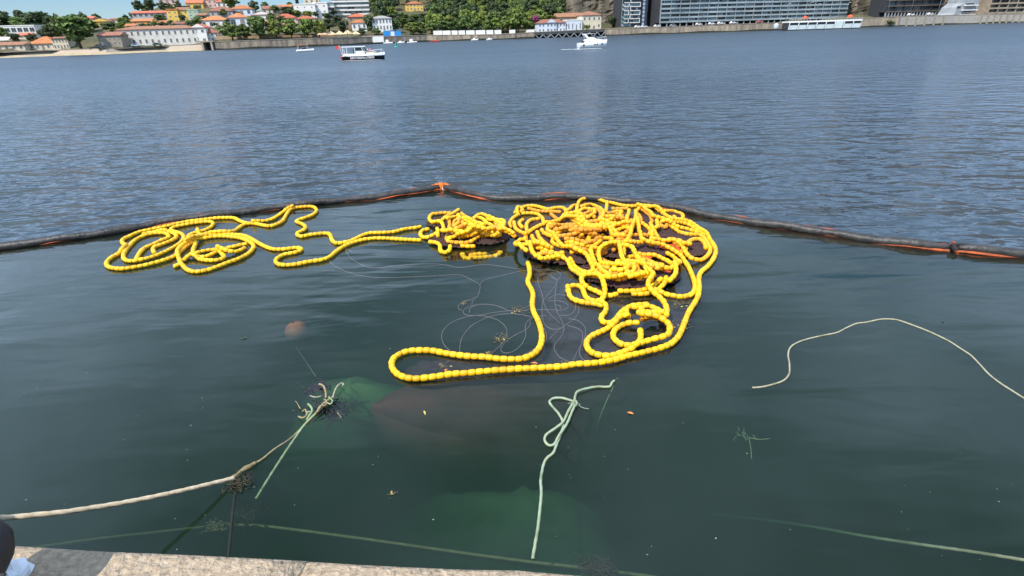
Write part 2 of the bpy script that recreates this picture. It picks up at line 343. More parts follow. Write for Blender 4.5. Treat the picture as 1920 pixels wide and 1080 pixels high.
# heap shape: height of the tangled net above the water, in metres
BUMPS = []
def bump(px, py, rx, ry, h, yaw=0.0):
    p = at_z(px, py, h * 0.5); BUMPS.append((p.x, p.y, rx, ry, h, yaw))
for b in [(1010,425,1.1,1.0,0.19),(1065,460,1.3,1.1,0.27),(1130,425,1.5,1.3,0.27),(1200,420,1.3,1.1,0.26),(1180,455,1.2,1.0,0.24),(1270,455,0.95,0.95,0.19),
          (1190,510,1.2,0.85,0.20),(1130,510,0.8,0.7,0.10),(1090,400,1.0,1.0,0.26),(1250,410,0.8,0.8,0.16),
          (860,440,0.95,0.9,0.19),(915,440,0.72,0.75,0.16),(830,415,0.6,0.6,0.12),
          (1215,597,0.5,0.36,0.16)]: bump(*b)
def heap(x, y):
    h = 0.0
    for cx, cy, rx, ry, hh, _ in BUMPS:
        d2 = ((x-cx)/rx)**2 + ((y-cy)/ry)**2
        if d2 < 1: h = max(h, hh * (1 - d2))
    return h + (0.015 * math.sin(x*5.3+1) * math.sin(y*4.7) if h > 0.05 else 0)
def on_heap(px, py):
    d = ray(px, py)
    for z in np.linspace(0.45, 0.0, 61):
        p = CAM_P + d * ((z - CAM_H) / d.z)
        if heap(p.x, p.y) >= z: return p
    return at_z(px, py, 0.0)

STR = {'left': [], 'coil': [], 'mid': [], 'main': [], 'low': [], 'loop': []}
def S(key, z, txt, old=0): STR[key].append((cv(parse(txt), *z), old))
# far-left coil
S('left', ZL, '310,590 330,550 370,510 440,480 500,450 550,430 530,400 440,400 360,420 300,450 250,500 210,560 220,600 270,610 340,600 420,580 500,550 580,510 640,470 665,430 640,400 580,385 560,370 600,350 700,330 800,315 880,315 870,350 810,380 730,400 690,430 710,460')
S('left', ZL, '440,545 430,510 480,490 560,460 610,430 590,400 520,392 420,392 350,410')
S('left', ZL, '740,462 690,490 640,535 590,575 500,608 400,635 300,655 200,668 110,658 80,630 110,590 180,550 235,500 205,478 200,450 260,420 330,390 420,370 520,350 600,330 700,310 800,298 880,288 960,283 1040,285 1090,312 1150,325')
# second coil and the long tail
S('coil', ZL, '640,622 618,560 650,510 720,470 800,440 900,425 1000,425 1100,440 1160,468 1188,500 1150,550 1080,590 1000,620 920,650 830,680 740,690 680,670 640,630 590,655 585,650')
S('coil', ZL, '750,480 730,540 760,575 830,575 890,550 960,520 1040,500 1130,480')
S('coil', ZL, '770,545 830,530 890,525 930,545 970,575 930,600 860,605 780,595 720,570 650,610')
S('coil', ZL, '930,540 1000,550 1060,540 1120,510')
S('coil', ZL, '690,485 760,452 880,412 1000,408 1120,420 1190,455 1250,490 1330,520 1420,520 1500,510 1550,520 1500,545 1420,560 1360,590 1350,620 1400,640 1500,635 1600,615 1700,600 1760,575 1800,540 1860,500 1920,474 2010,448 2100,438 2200,440 2280,445 2380,450 2430,452')
S('coil', ZL, '770,390 780,410 870,410 1000,400 1060,370 1110,335 1180,325 1260,340 1320,345 1400,310 1430,260 1470,215 1560,200 1630,200 1660,230 1620,265 1550,290 1500,310 1550,330 1580,360 1540,385 1505,405 1540,425 1620,410 1720,400 1760,410 1770,450 1800,475 1860,470 1920,455 1990,420 2060,398 2150,396 2240,388 2320,368 2400,358 2455,345')
S('coil', ZL, '1190,325 1260,310 1330,290 1390,250 1430,225 1480,212')
S('coil', ZK, '1000,560 1065,573 1085,600 1080,630 1100,652 1140,655 1170,632 1172,600')
# middle heap
S('mid', ZM, '590,480 640,500 700,430 770,460 820,510 890,520', 1)
S('mid', ZM, '600,560 680,550 760,520 860,510', 1)
S('mid', ZM, '600,420 640,380 700,370 740,400 700,470 620,500', 1)
S('mid', ZM, '1250,400 1320,440 1340,500 1300,560 1360,570', 1)
S('mid', ZM, '1300,350 1350,420 1390,490 1380,560 1330,600', 1)
S('mid', ZM, '340,200 430,190 530,190 620,190', 1)
S('mid', ZM, '750,200 810,250 880,280 940,310 1000,350', 1)
S('mid', ZM, '540,310 560,400 550,500 570,590 640,640', 1)
S('mid', ZM, '760,300 840,310 900,360 980,420 1040,470 1030,530 960,560', 0)
S('mid', ZM, '690,140 620,190 540,230 460,280 400,340 330,360 240,330 215,270 260,210 340,190')
S('mid', ZM, '310,370 390,370 450,410 460,480 430,530 440,590 500,630 590,640 680,640 780,630 870,620 960,600 1060,570 1130,510 1090,460 1010,400 930,350 860,320 790,280 700,260 600,260 530,300 500,360')
S('mid', ZM, '700,270 760,340 830,420 900,460 960,510 960,570 920,610')
S('mid', ZM, '700,680 770,680 850,670 920,640 990,600')
S('mid', ZM, '960,660 1050,660 1140,650 1220,620 1270,560 1270,480 1220,410 1160,350 1100,290 1040,265 990,280 960,300')
S('mid', ZM, '1180,290 1280,340 1360,390 1410,460 1420,560')
S('mid', ZM, '990,240 1040,210 1120,215 1180,260 1200,290 1280,290 1360,310 1420,380 1450,460 1440,540 1400,610 1320,650 1230,650')
S('mid', ZM, '770,740 860,745 940,740 1000,720')
S('mid', ZM, '1400,630 1490,650 1570,670 1640,700')
S('mid', ZM, '330,530 280,560 200,590 110,590 70,540 100,480 180,460 260,450')
S('mid', ZM, '350,450 370,510 350,570 400,580')
# main heap, buried strands first
for t in ['430,370 520,350 620,350 700,380', '430,420 520,400 620,410 720,430', '470,440 560,440 660,450 760,470', '500,480 600,490 700,480 800,490', '560,520 660,530 760,530', '600,470 700,490 790,480 860,470',
          '960,200 1040,200 1090,200', '920,240 1000,250 1050,270', '990,320 1080,320 1110,330', '1170,250 1200,300 1180,320', '1190,200 1240,230 1280,270 1290,320', '1440,470 1500,520 1560,540', '1180,620 1260,650 1330,680 1400,690',
          '1160,700 1180,760 1220,800', '860,640 900,660 960,680', '1260,740 1290,790 1280,840', '1100,470 1060,500 980,540 960,580', '960,520 1040,500 1120,510', '970,560 1010,580 1050,600', '820,200 850,240 850,300',
          '1350,330 1400,370 1420,330', '240,200 320,220 420,225 500,230', '430,250 480,290 540,300', '930,800 1000,800 1060,770 1080,740', '1230,740 1330,760 1400,740', '720,560 800,530 860,510','330,640 420,625 450,620']: S('main', ZA, t, 1)
for t in ['120,230 150,200 230,175 310,180 400,205 470,190 540,200 555,240 520,270',
          '190,240 260,238 320,250 355,290 365,330', '130,260 90,290 70,340 90,380', '110,320 120,370 160,400 210,420', '310,290 250,300 215,340 220,390', '145,250 130,215 170,200 190,225 160,245', '180,300 150,330 190,370',
          '560,240 600,190 640,160', '645,300 648,200 670,130 740,108 830,118 890,140 950,150 1030,170 1120,178 1210,172 1290,178 1340,205 1380,240',
          '905,150 900,200 890,240', '1400,235 1470,228 1540,245 1560,275 1530,300 1470,285 1410,262 1390,240', '1480,300 1510,330 1540,345',
          '700,290 760,280 800,250 790,215 740,200 690,205 660,240', '690,180 760,165 830,185 870,230 870,290 830,350', '900,290 950,300 960,330 900,345 850,370 870,430',
          '560,280 620,280 680,290 720,330', '870,350 960,370 1050,365 1110,340', '880,380 960,400 1040,400 1100,390', '920,400 980,440 1030,480', '870,400 930,430 960,480 1020,500 1060,510', '960,230 1020,220 1030,260 990,280',
          '1160,220 1220,190 1290,190 1350,210 1370,240', '1170,200 1230,220 1280,260 1300,310', '1170,330 1230,350 1280,400 1260,460', '1280,330 1290,390 1320,430 1350,450', '1330,320 1340,390 1300,420', '1300,300 1380,310 1440,330', '1290,450 1280,500 1290,530',
          '210,440 215,480 250,530 300,560 350,590', '265,440 290,500 340,550 400,590', '310,410 340,470 400,520 460,560', '350,390 390,440 440,480',
          '210,440 240,400 300,360 360,335 430,315 520,302 600,305 680,325 740,350 800,380 850,420 890,460 860,475 790,455 720,420 660,375 640,345', '660,370 730,400 800,430 860,450',
          '400,350 395,400 430,450 480,500 530,550 590,590 660,630 720,660 770,690 790,720 760,750 700,745 640,710 600,660 585,610',
          '200,490 150,490 125,520 120,560 150,590 200,600 260,590 330,590 420,600', '160,610 190,630 230,640', '-5,480 40,478 80,490 130,508',
          '1040,610 1060,570 1090,500 1110,430 1130,370 1150,290 1150,210', '1070,345 1085,270 1095,205', '1040,600 1045,650', '1160,330 1175,400 1200,460 1220,510', '1060,600 1120,570 1180,540 1210,520',
          '1440,340 1500,390 1560,415 1640,425 1720,440 1760,490 1790,550 1770,600 1720,640 1650,655 1590,635 1560,590 1540,550 1500,520 1440,505 1370,500 1300,500', '1470,360 1540,395 1620,405 1700,410', '1450,350 1520,350 1600,365 1690,395 1750,430',
          '1580,530 1600,490 1650,465 1700,465 1740,500 1750,540', '1560,560 1600,553 1650,548',
          '1000,660 1080,660 1150,680 1200,720 1230,770 1240,820 1200,850 1140,850', '1090,620 1160,610 1230,600 1310,600 1380,630 1440,660 1470,700 1460,750 1410,770 1350,750 1290,720 1230,690 1180,670',
          '1020,640 1100,640 1170,650 1230,680', '890,480 930,500 945,550 910,580 850,590 790,600 760,630 790,680 840,720 880,780 910,830 960,850 1030,850 1080,840 1130,790 1130,740 1080,700 1020,660 990,620 940,600 880,595 840,620 830,660 870,690 940,710 1010,720 1060,750 1090,780 1060,800 1000,810 950,800',
          '1500,720 1530,700 1500,640 1450,600 1400,580', '1480,720 1490,800 1450,850 1400,860', '1020,910 1100,910 1180,905 1260,890 1320,850 1370,800', '1140,935 1220,935 1290,920 1350,890 1400,840 1410,790', '1080,840 1130,860 1200,870 1270,850 1310,800', '1100,890 1200,880 1290,860',
          '1210,530 1270,550 1350,550 1420,565 1480,590 1540,630 1590,680 1620,740 1650,820 1660,880 1640,930 1600,950 1540,960 1470,950 1400,935 1330,920 1270,915',
          '250,610 260,660 310,695 370,695 430,660 500,640 560,660 590,710 640,745 700,780 770,800 830,830 890,860 950,880 1020,880 1090,870']: S('main', ZA, t)
# small loops and coil below the heap
S('low', ZA, '570,900 590,870 640,860 690,880 710,930 730,970 790,995 850,1000 885,970 880,920 850,870 800,830 740,810 690,820 690,860 730,880 790,900 850,930 880,945 930,950 980,940 1000,910')
S('low', ZA, '570,905 590,960 640,990 720,1010 800,1020 850,1030 880,1045')
S('low', ZC, '520,190 580,220 590,270 560,320 520,360 520,410 560,450 640,455 700,430 760,360 830,280 930,220 1050,195 1150,190 1200,175')
S('low', ZC, '1130,400 1220,380 1320,370 1400,390', 1); S('low', ZC, '1130,440 1220,430 1320,420 1400,440', 1); S('low', ZC, '1180,480 1280,480 1340,470', 1)
S('low', ZC, '1020,460 920,460 840,480 760,520 700,580 690,660 740,720 820,770 910,780 1000,770 1070,720 1090,650 1080,560')
S('low', ZC, '880,300 900,360 950,400')
S('low', ZC, '1000,240 1100,240 1200,215 1290,240 1370,290 1420,340')
S('low', ZC, '1200,-60 1250,-10 1200,40 1170,90 1210,130 1290,180 1370,220 1430,270 1460,330 1450,400 1440,450')
S('low', ZC, '870,390 780,420 680,490 560,560 450,610 370,650 310,720 310,800 360,870 440,910 550,930 650,930 750,910 850,870 950,840 1050,790 1140,750 1240,740 1340,735 1440,730 1500,690 1470,610 1390,570 1280,545 1180,520 1100,470 1050,410 1060,360 1130,330 1220,305 1310,305 1400,340')
# long front loop
loop = cv(parse('1380,330 1450,345 1530,345 1620,362 1700,395 1760,430 1795,480 1832,540 1836,580 1812,640 1765,700 1715,740 1692,790 1692,900 1682,960 1650,1020 1610,1080'), *ZA)
loop += cv(parse('1740,400 1690,530 1640,640 1560,730 1480,780 1400,810 1310,840 1220,860 1140,880 1040,905 950,920 850,950 750,980 660,1000 560,1020 450,1035 340,1045 230,1050 130,1055'), *ZC)
loop += cv(parse('1100,672 1000,680 900,685 800,690 700,697 600,705 500,715 400,722 320,735 240,745 170,748 110,735 70,710 48,670 60,625 100,600 150,582 220,578 290,580 350,592 430,605 520,615 600,618 680,628 760,632 830,628 880,610 920,580 945,530 945,470 925,400 900,350 890,300 895,240 880,200 862,165 875,120 870,70 860,45'), *ZD)
STR['loop'].append((loop, 0))

m_yel = mat('float_yellow', (0.82, 0.465, 0.006), 0.5, 0.12, 14, rnd=0.17, spec=0.4, bump=0.002, bscale=60, dirt=((0.30, 0.20, 0.05), 16, 0.56, 0.6))
m_ora = mat('float_weathered', (0.68, 0.34, 0.02), 0.6, 0.3, 12, rnd=0.2, spec=0.3, bump=0.002, bscale=60, dirt=((0.20, 0.10, 0.04), 14, 0.54, 0.5))
m_line = mat('float_cord', (0.10, 0.10, 0.09), 0.8, 0.2, 20)
m_net = mat('net_brown', (0.018, 0.010, 0.011), 0.95, 0.4, 30, bump=0.03, bscale=26, col2=(0.085, 0.042, 0.036), detail=8)
m_netor = mat('net_orange', (0.50, 0.075, 0.015), 0.85, 0.3, 30, bump=0.02, bscale=30)

def float_mesh(name, m, sides=9):
    prof = [(-0.066, 0.66), (-0.054, 0.91), (-0.022, 1.02), (0.022, 1.02), (0.054, 0.91), (0.066, 0.66)]
    vs = [(x, R_FL*r*math.cos(2*math.pi*k/sides), R_FL*r*math.sin(2*math.pi*k/sides)) for x, r in prof for k in range(sides)]
    fs = [(i*sides+k, (i+1)*sides+k, (i+1)*sides+(k+1)%sides, i*sides+(k+1)%sides) for i in range(len(prof)-1) for k in range(sides)]
    fs += [tuple(range(sides)), tuple((len(prof)-1)*sides+k for k in range(sides-1, -1, -1))]
    mb = MB(); mb.add(vs, fs, 0, True); return mb.mesh(name, m), np.array(vs), fs
FM = {0: float_mesh('float', m_yel), 1: float_mesh('float_weathered', m_ora)}
HASH = {}
def settle(pts, sid):
    """rest each float on the water, the heap or the floats already there"""
    z = np.array([max(0.012, heap(p[0], p[1]) + R_FL * 0.75) for p in pts])
    for i, p in enumerate(pts):
        cx, cy = int(p[0] // 0.2), int(p[1] // 0.2)
        for a in (-1, 0, 1):
            for b in (-1, 0, 1):
                for (qx, qy, qz, qs, qi) in HASH.get((cx+a, cy+b), ()):
                    d = math.hypot(p[0]-qx, p[1]-qy)
                    if d < 0.105: z[i] = max(z[i], qz + 0.8 * math.sqrt(0.0112 - d*d) if d*d < 0.0112 else qz)
    for _ in range(14):
        z2 = z.copy()
        for i in range(len(z)):
            for j in (i-1, i+1):
                if 0 <= j < len(z): z2[i] = max(z2[i], z[j] - 0.035)
        z = z2
    z = np.minimum(z, 0.62)
    for i, p in enumerate(pts): HASH.setdefault((int(p[0] // 0.2), int(p[1] // 0.2)), []).append((p[0], p[1], z[i], sid, i))
    return z

INFO = {'left': ('float_line', 'yellow net-float line lying in a wide coil at the far left against the boom', 'float line'),
        'coil': ('float_line', 'second yellow float coil with the long zigzag tail running to the middle heap', 'float line'),
        'mid': ('float_line_heap', 'smaller heap of yellow floats and brown net left of the big heap', 'float heap'),
        'main': ('float_line_heap', 'biggest heap of tangled yellow net floats over brown netting', 'float heap'),
        'low': ('float_line', 'yellow float line in small loops just in front of the big heap', 'float line'),
        'loop': ('float_line', 'long yellow float line making the narrow open loop nearest the quay', 'float line')}
# buried turns filling the heaps between the traced strands
rf_ = random.Random(21)
for key, n_, (ax, bx_, ay, by_) in (('main', 30, (975, 1300, 395, 535)), ('mid', 7, (815, 940, 405, 460))):
    extra = []
    while len(extra) < n_:
        cx, cy, rx, ry, a0 = rf_.uniform(ax, bx_), rf_.uniform(ay, by_), rf_.uniform(12, 34), rf_.uniform(6, 15), rf_.uniform(0, 6.28)
        pl = [(cx + rx*math.cos(a0+k_*.45) + 3*math.sin(k_*1.7), cy + ry*math.sin(a0+k_*.45)) for k_ in range(rf_.randint(6, 12))]
        if all(heap(*on_heap(*q_)[:2]) > 0.07 for q_ in pl): extra.append((pl, 1 if rf_.random() < .45 else 0))
    STR[key] = extra + STR[key]
sid = 0
for key in ['left', 'coil', 'mid', 'main', 'low', 'loop']:
    allf = []; cords = []
    for px, old in STR[key]:
        fine = spline([(a, b, 0) for a, b in px], 3.0)
        W3 = np.array([tuple(on_heap(a, b)) for a, b, _ in fine]); W3[:, 2] = 0
        for _ in range(2): W3[1:-1] = 0.25*W3[:-2] + 0.5*W3[1:-1] + 0.25*W3[2:]
        pts = spline(W3, PITCH_FL)
        if len(pts) < 2: continue
        z = settle(pts, sid); sid += 1
        pts[:, 2] = z
        cords.append(pts)
        T = np.gradient(pts, axis=0)
        for i in range(len(pts)): allf.append((pts[i], T[i], old))
    c = np.mean([f[0] for f in allf], axis=0)
    root = thing(*INFO[key], loc=(c[0], c[1], 0.0))
    allf.sort(key=lambda f: f[0][0]**2 + f[0][1]**2 + (f[0][2]-CAM_H)**2 + (9 if f[2] else 0))
    rest = {0: MB(), 1: MB()}
    for i, (p, t, old) in enumerate(allf):
        e = Vector(t).to_track_quat('X', 'Z').to_matrix() @ Matrix.Rotation(random.uniform(0, 6.28), 3, 'X')
        if i < 300:
            o = link('float', FM[old][0], root)
            o.rotation_euler = e.to_euler(); o.location = (p[0]-c[0], p[1]-c[1], p[2]); o.scale = (1, random.uniform(0.93, 1.05), random.uniform(0.93, 1.05))
        else:
            vs = FM[old][1] @ np.array(e).T + np.array([p[0]-c[0], p[1]-c[1], p[2]])
            rest[old].add(vs, FM[old][2], 0, True)
    for old, nm in ((0, 'floats_further_back'), (1, 'weathered_floats_further_back')):
        if rest[old].v:
            o = rest[old].build(nm, [m_yel, m_ora][old], root); o['kind'] = 'stuff'
    mb = MB()
    for pts in cords: mb.tube(pts - np.array([c[0], c[1], 0]), 0.012, 5)
    mb.build('cord', m_line, root)
    if key in ('mid', 'main'):
        xs = [b_ for b_ in BUMPS[:-1] if (b_[0] < at_z(945, 440).x) == (key == 'mid')]
        x0 = min(b_[0]-b_[2] for b_ in xs); x1 = max(b_[0]+b_[2] for b_ in xs); y0 = min(b_[1]-b_[3] for b_ in xs); y1 = max(b_[1]+b_[3] for b_ in xs)
        st = 0.05; nx, ny = int((x1-x0)/st)+2, int((y1-y0)/st)+2
        gx = x0 + np.arange(nx)*st; gy = y0 + np.arange(ny)*st
        G = np.array([[heap(a, b_) for b_ in gy] for a in gx])
        jit = rng.uniform(-0.03, 0.025, G.shape)
        mb = MB(); mb.v = [(gx[i]-c[0], gy[j]-c[1], (G[i, j] - 0.01 + jit[i, j]) if G[i, j] > 0.01 else -0.25) for i in range(nx) for j in range(ny)]
        for i in range(nx-1):
            for j in range(ny-1):
                if min(G[i, j], G[i+1, j], G[i, j+1], G[i+1, j+1]) > 0.035:
                    mb.f.append((i*ny+j, (i+1)*ny+j, (i+1)*ny+j+1, i*ny+j+1)); mb.mi.append(0); mb.smooth.append(True)
        net = mb.build('net', m_net, root)
        if key == 'main':     # apron of net hanging just under the surface between the heap and the long float line
            poly = [at_z(a_, b2, -0.14) for a_, b2 in [(985,470),(1000,520),(1012,570),(1022,630),(1005,668),(900,672),(790,672),(745,690),(760,712),(900,702),(1050,694),(1160,684),(1240,664),(1275,630),(1298,580),(1312,520),(1320,470),(1200,440),(1060,440)]]
            pm = [( p_.x-c[0], p_.y-c[1], -0.14) for p_ in poly]; cc = (sum(p_[0] for p_ in pm)/len(pm), sum(p_[1] for p_ in pm)/len(pm))
            bm = bmesh.new(); fv = bm.faces.new([bm.verts.new(p_) for p_ in pm]); bmesh.ops.triangulate(bm, faces=[fv]); bmesh.ops.subdivide_edges(bm, edges=bm.edges[:], cuts=5, use_grid_fill=True)
            for v in bm.verts: v.co.z = -0.16 + 0.07*math.sin(v.co.x*2.3)*math.sin(v.co.y*2.9+1) - 0.05*random.random()
            me = bpy.data.meshes.new('net_apron'); bm.to_mesh(me); bm.free(); me.materials.append(mat('net_wet', (0.030, 0.018, 0.028), .9, .4, 9, col2=(0.055, 0.032, 0.040)))
            link('net_apron', me, root)
        # loose net cords lying over the heap
        mb = MB()
        for _ in range(150 if key == 'main' else 60):
            b_ = random.choice(xs); a = random.uniform(0, 6.28); x = b_[0] + random.uniform(-.7, .7)*b_[2]; y = b_[1] + random.uniform(-.7, .7)*b_[3]
            pl = []
            for k_ in range(14):
                hz = heap(x, y)
                if hz < 0.02: break
                pl.append((x-c[0], y-c[1], hz + random.uniform(0.015, 0.05))); a += random.uniform(-.7, .7); x += 0.06*math.cos(a); y += 0.06*math.sin(a)
            if len(pl) > 3: mb.tube(pl, 0.006, 4)
        mb.build('net_cords', mat('net_cord', (0.10, 0.05, 0.042), 0.9, 0.3, 20), net)['kind'] = 'stuff'
        if key == 'main':
            for (ppx, ppy, rr) in ((1268, 462, 0.40), (1205, 488, 0.36), (1235, 505, 0.30)):
                pc = on_heap(ppx, ppy); mb = MB(); N = 16; vs = [(pc.x-c[0], pc.y-c[1], heap(pc.x, pc.y)+0.06)]
                for ring in (0.33, 0.66, 1.0):
                    for k_ in range(N):
                        a = 2*math.pi*k_/N; r_ = rr*ring*(0.8+0.3*math.sin(a*3+ppx)); X, Y = pc.x + r_*math.cos(a), pc.y + 0.6*r_*math.sin(a)
                        vs.append((X-c[0], Y-c[1], heap(X, Y) + 0.055*(1.15-ring) + random.uniform(-.02, .03)))
                fs = [(0, 1+k_, 1+(k_+1) % N) for k_ in range(N)] + [(1+q_*N+k_, 1+(q_+1)*N+k_, 1+(q_+1)*N+(k_+1) % N, 1+q_*N+(k_+1) % N) for q_ in range(2) for k_ in range(N)]
                mb.add(vs, fs, 0, False); o = mb.build('orange_net_patch', m_netor, root); o['label'] = 'orange-red netting showing between the floats'
# ================================================================== OIL BOOM, ROPES, DEBRIS
m_boom = mat('boom_black', (0.010, 0.010, 0.010), 0.5, 0.5, 3.5, bump=0.03, bscale=7, col2=(0.05, 0.046, 0.042), spec=0.45)
m_skirt = mat('boom_orange', (0.16, 0.035, 0.012), 0.75, 0.35, 4.0, bump=0.015, bscale=8, col2=(0.48, 0.10, 0.02))
m_bright = mat('joint_orange', (0.72, 0.15, 0.012), 0.6, 0.2, 4, bump=0.01, bscale=9)
m_dark = mat('boom_chain', (0.02, 0.018, 0.016), 0.7, 0.3, 9)
m_wht = mat('fitting_white', (0.75, 0.75, 0.72), 0.5, 0.1, 3)
iA = [i for i, p_ in enumerate(BOOM_PX) if p_[0] == 829][0]; iB = [i for i, p_ in enumerate(BOOM_PX) if p_[0] == 1787][0]
def boom_section(i0, i1, label, tape0=False, tape1=False):
    W3 = boom_w[i0:i1+1]; c = sum((Vector(p) for p in W3), Vector()) / len(W3)
    root = thing('boom_section', label, 'boom', (c.x, c.y, 0))
    P = spline([(p.x-c.x, p.y-c.y, 0.065) for p in W3], 0.12); n_ = len(P)
    L = n_ * 0.12
    for i in range(n_): P[i, 2] += 0.018*math.sin(i*0.21+i0) + 0.012*math.sin(i*0.53)
    def rf(t):
        a = 1.0 + 0.10*math.sin(t*L*2.3) + 0.06*math.sin(t*L*5.1+1) + 0.04*math.sin(t*L*11.0)
        e0 = min(1.0, t*L/0.5 + 0.35) if i0 else 1; e1 = min(1.0, (1-t)*L/0.5 + 0.35) if i1 < len(BOOM_PX)-1 else 1
        return a*min(e0, e1)
    MB().tube(P, 0.118, 14, rfun=rf).build('float_tube', m_boom, root)
    T = np.gradient(P, axis=0); N = np.stack([-T[:, 1], T[:, 0], 0*T[:, 0]], 1); N /= np.linalg.norm(N, axis=1)[:, None]
    # skirt: orange fabric lying at the water line on the near side and standing up a little behind
    mb = MB(); vs = []
    for i in range(n_):
        w = 0.5 + 0.5*math.sin(i*0.17+i0)*math.sin(i*0.061+1)
        near = -N[i]*(0.086 + 0.080*w**3); far = N[i]*(0.06+0.02*w)
        vs += [P[i]+near*1.0+np.array([0, 0, -0.062-0.01*math.sin(i*.4)]) , P[i]+near*0.75+np.array([0, 0, -0.03]), P[i]+near*0.25+np.array([0, 0, -0.32])]
    mb.add(vs, [f for i in range(n_-1) for f in ((3*i, 3*i+3, 3*i+4, 3*i+1), (3*i, 3*i+2, 3*i+5, 3*i+3))])
    mb.mi = [0 if i % 2 == 0 else 1 for i in range(len(mb.f))]
    mb.build('skirt', [m_skirt, mat('skirt_reflection', (0.06, 0.022, 0.012), .9, .4, 3)], root)  # hanging part coloured dark brown to stand in for the boom's reflection
    # orange top seam seen in patches behind the tube, with a dark wavy hem
    mb = MB(); vs = []; prev = False
    hem = []
    for i in range(n_):
        w = max(0.0, math.sin(i*0.11+i0*1.3+0.5)+0.5*math.sin(i*0.37)+.25) * 0.05
        a = P[i] + N[i]*0.05 + np.array([0, 0, 0.055]); b = a + N[i]*(0.02+w) + np.array([0, 0, 0.006+w*0.4+0.008*math.sin(i*1.3)])
        vs += [a, b]; hem.append(a + N[i]*0.012 + np.array([0, 0, 0.022+0.009*math.sin(i*1.1)]))
    mb.add(vs, [(2*i, 2*i+2, 2*i+3, 2*i+1) for i in range(n_-1)])
    mb.build('seam', m_skirt, root)
    MB().tube(hem, 0.013, 5).build('hem', m_dark, root)
    return root
boom_section(0, iA, 'black oil boom section with orange skirt running left from the orange joint')
boom_section(iA, iB, 'black oil boom section with orange skirt passing behind the big float heap')
boom_section(iB, len(BOOM_PX)-1, 'short black oil boom section at the far right edge')
# orange joint at the apex
p_ = boom_w[iA]; j = thing('boom_joint', 'bright orange fabric joint at the far point of the boom', 'boom joint', (p_.x, p_.y, 0))
for s_, e_ in ((-1, iA-2), (1, iA+2)):
    d = (boom_w[e_] - p_).normalized(); nn = Vector((-d.y, d.x, 0)) * (1 if d.x > 0 else -1)
    mb = MB(); vs = []; N = 22
    for i in range(N+1):
        t = i/N; q_ = d*(0.86*t); h_ = 0.15*(1-t)**0.6 + 0.03; lift = 0.015*math.sin(i*1.7)
        vs += [q_ + nn*0.06 + Vector((0, 0, 0.02+0.06)), q_ + nn*(0.05+0.10*(1-t)) + Vector((0, 0, 0.04+h_+lift)), q_ + nn*(0.10+0.06*(1-t)) + Vector((0, 0, -0.1))]
    mb.add(vs, [f for i in range(N) for f in ((3*i, 3*i+3, 3*i+4, 3*i+1), (3*i+1, 3*i+4, 3*i+5, 3*i+2))], 0, True)
    mb.build('wing', m_bright, j)
MB().lathe([(0.05, -0.1), (0.085, 0.0), (0.10, 0.12), (0.085, 0.2), (0.03, 0.23)], 12).build('gathered_knot', m_bright, j)
MB().tube([(0.02, -0.1, 0.10), (0.05, -0.16, 0.04), (0.06, -0.2, 0.0)], 0.009, 6).build('tie', m_wht, j)
# dark clamp at the right joint
p_ = boom_w[iB]; j = thing('boom_clamp', 'dark metal clamp joining two boom sections at the right', 'clamp', (p_.x, p_.y, 0))
MB().tube([(-0.04, 0.0, 0.05), (0.04, 0.0, 0.05)], 0.125, 10).build('band', m_dark, j)
MB().box(-0.03, 0.03, -0.10, -0.06, 0.0, 0.2).build('plate', m_dark, j)
MB().box(-0.025, 0.025, 0.02, 0.10, 0.13, 0.20).build('orange_tag', m_skirt, j)
MB().box(-0.02, 0.02, -0.17, -0.12, -0.05, 0.03).build('hanging_tag', m_skirt, j)

# ---- mooring rope from the bollard into the water
m_rope = mat('rope_beige', (0.56, 0.45, 0.30), 0.85, 0.25, 18, bump=0.004, bscale=60)
m_ropeg = mat('rope_green', (0.24, 0.32, 0.17), 0.8, 0.25, 14, bump=0.004, bscale=60)
m_ropeo = mat('rope_olive', (0.20, 0.16, 0.08), 0.85, 0.3, 10)
m_ropet = mat('rope_tan', (0.26, 0.21, 0.11), 0.85, 0.3, 10)
m_pale = mat('rope_pale', (0.33, 0.31, 0.21), 0.8, 0.15, 12, bump=0.003, bscale=60, dirt=((0.13, 0.13, 0.07), 3, 0.5, 0.6))
m_grey = mat('thin_line_grey', (0.11, 0.105, 0.105), 0.7, 0.15, 12)
m_weed = mat('seaweed', (0.018, 0.016, 0.010), 0.7, 0.5, 20, col2=(0.05, 0.045, 0.025))
m_lgrn = mat('rope_mint', (0.25, 0.36, 0.26), 0.75, 0.15, 4, col2=(0.32, 0.33, 0.20), bump=0.003, bscale=60, dirt=((0.12, 0.15, 0.08), 3.5, 0.52, 0.65))

def rope(name, label, px, zz, r, m, step=0.03, cat='rope', group=None, twist=0.10, sides=9, parent=None):
    """px course laid at heights zz (one value or one per point)"""
    if not isinstance(zz, (list, tuple)): zz = [zz]*len(px)
    P = [at_z(a, b, z) for (a, b), z in zip(px, zz)]
    pts = spline(P, step); c = pts.mean(0); c[2] = 0
    mb = MB(); mb.tube(pts - (c if parent is None else 0), r, sides, twist=twist, lay=2*math.pi/(r*7))
    if parent is not None: return mb.build(name, m, parent)
    o = mb.build(name, m); o.location = c; tag(o, label, cat, group); return o
rope_px = [(0, 971), (60, 966), (120, 960), (180, 951), (240, 941), (300, 929), (350, 918), (400, 906), (440, 896)]
P_ = [Vector((-9.5, quay_y(-9.5) + 0.02, 2.3))] + [at_z(a, b, z) for (a, b), z in zip(rope_px, [0.95, 0.84, 0.73, 0.61, 0.49, 0.37, 0.26, 0.14, 0.04])]
P_.insert(1, P_[1] + (P_[1] - P_[3]) * 1.3 + Vector((0, 0, 0.08)))
pts_ = spline(P_, 0.012); c_ = pts_.mean(0)
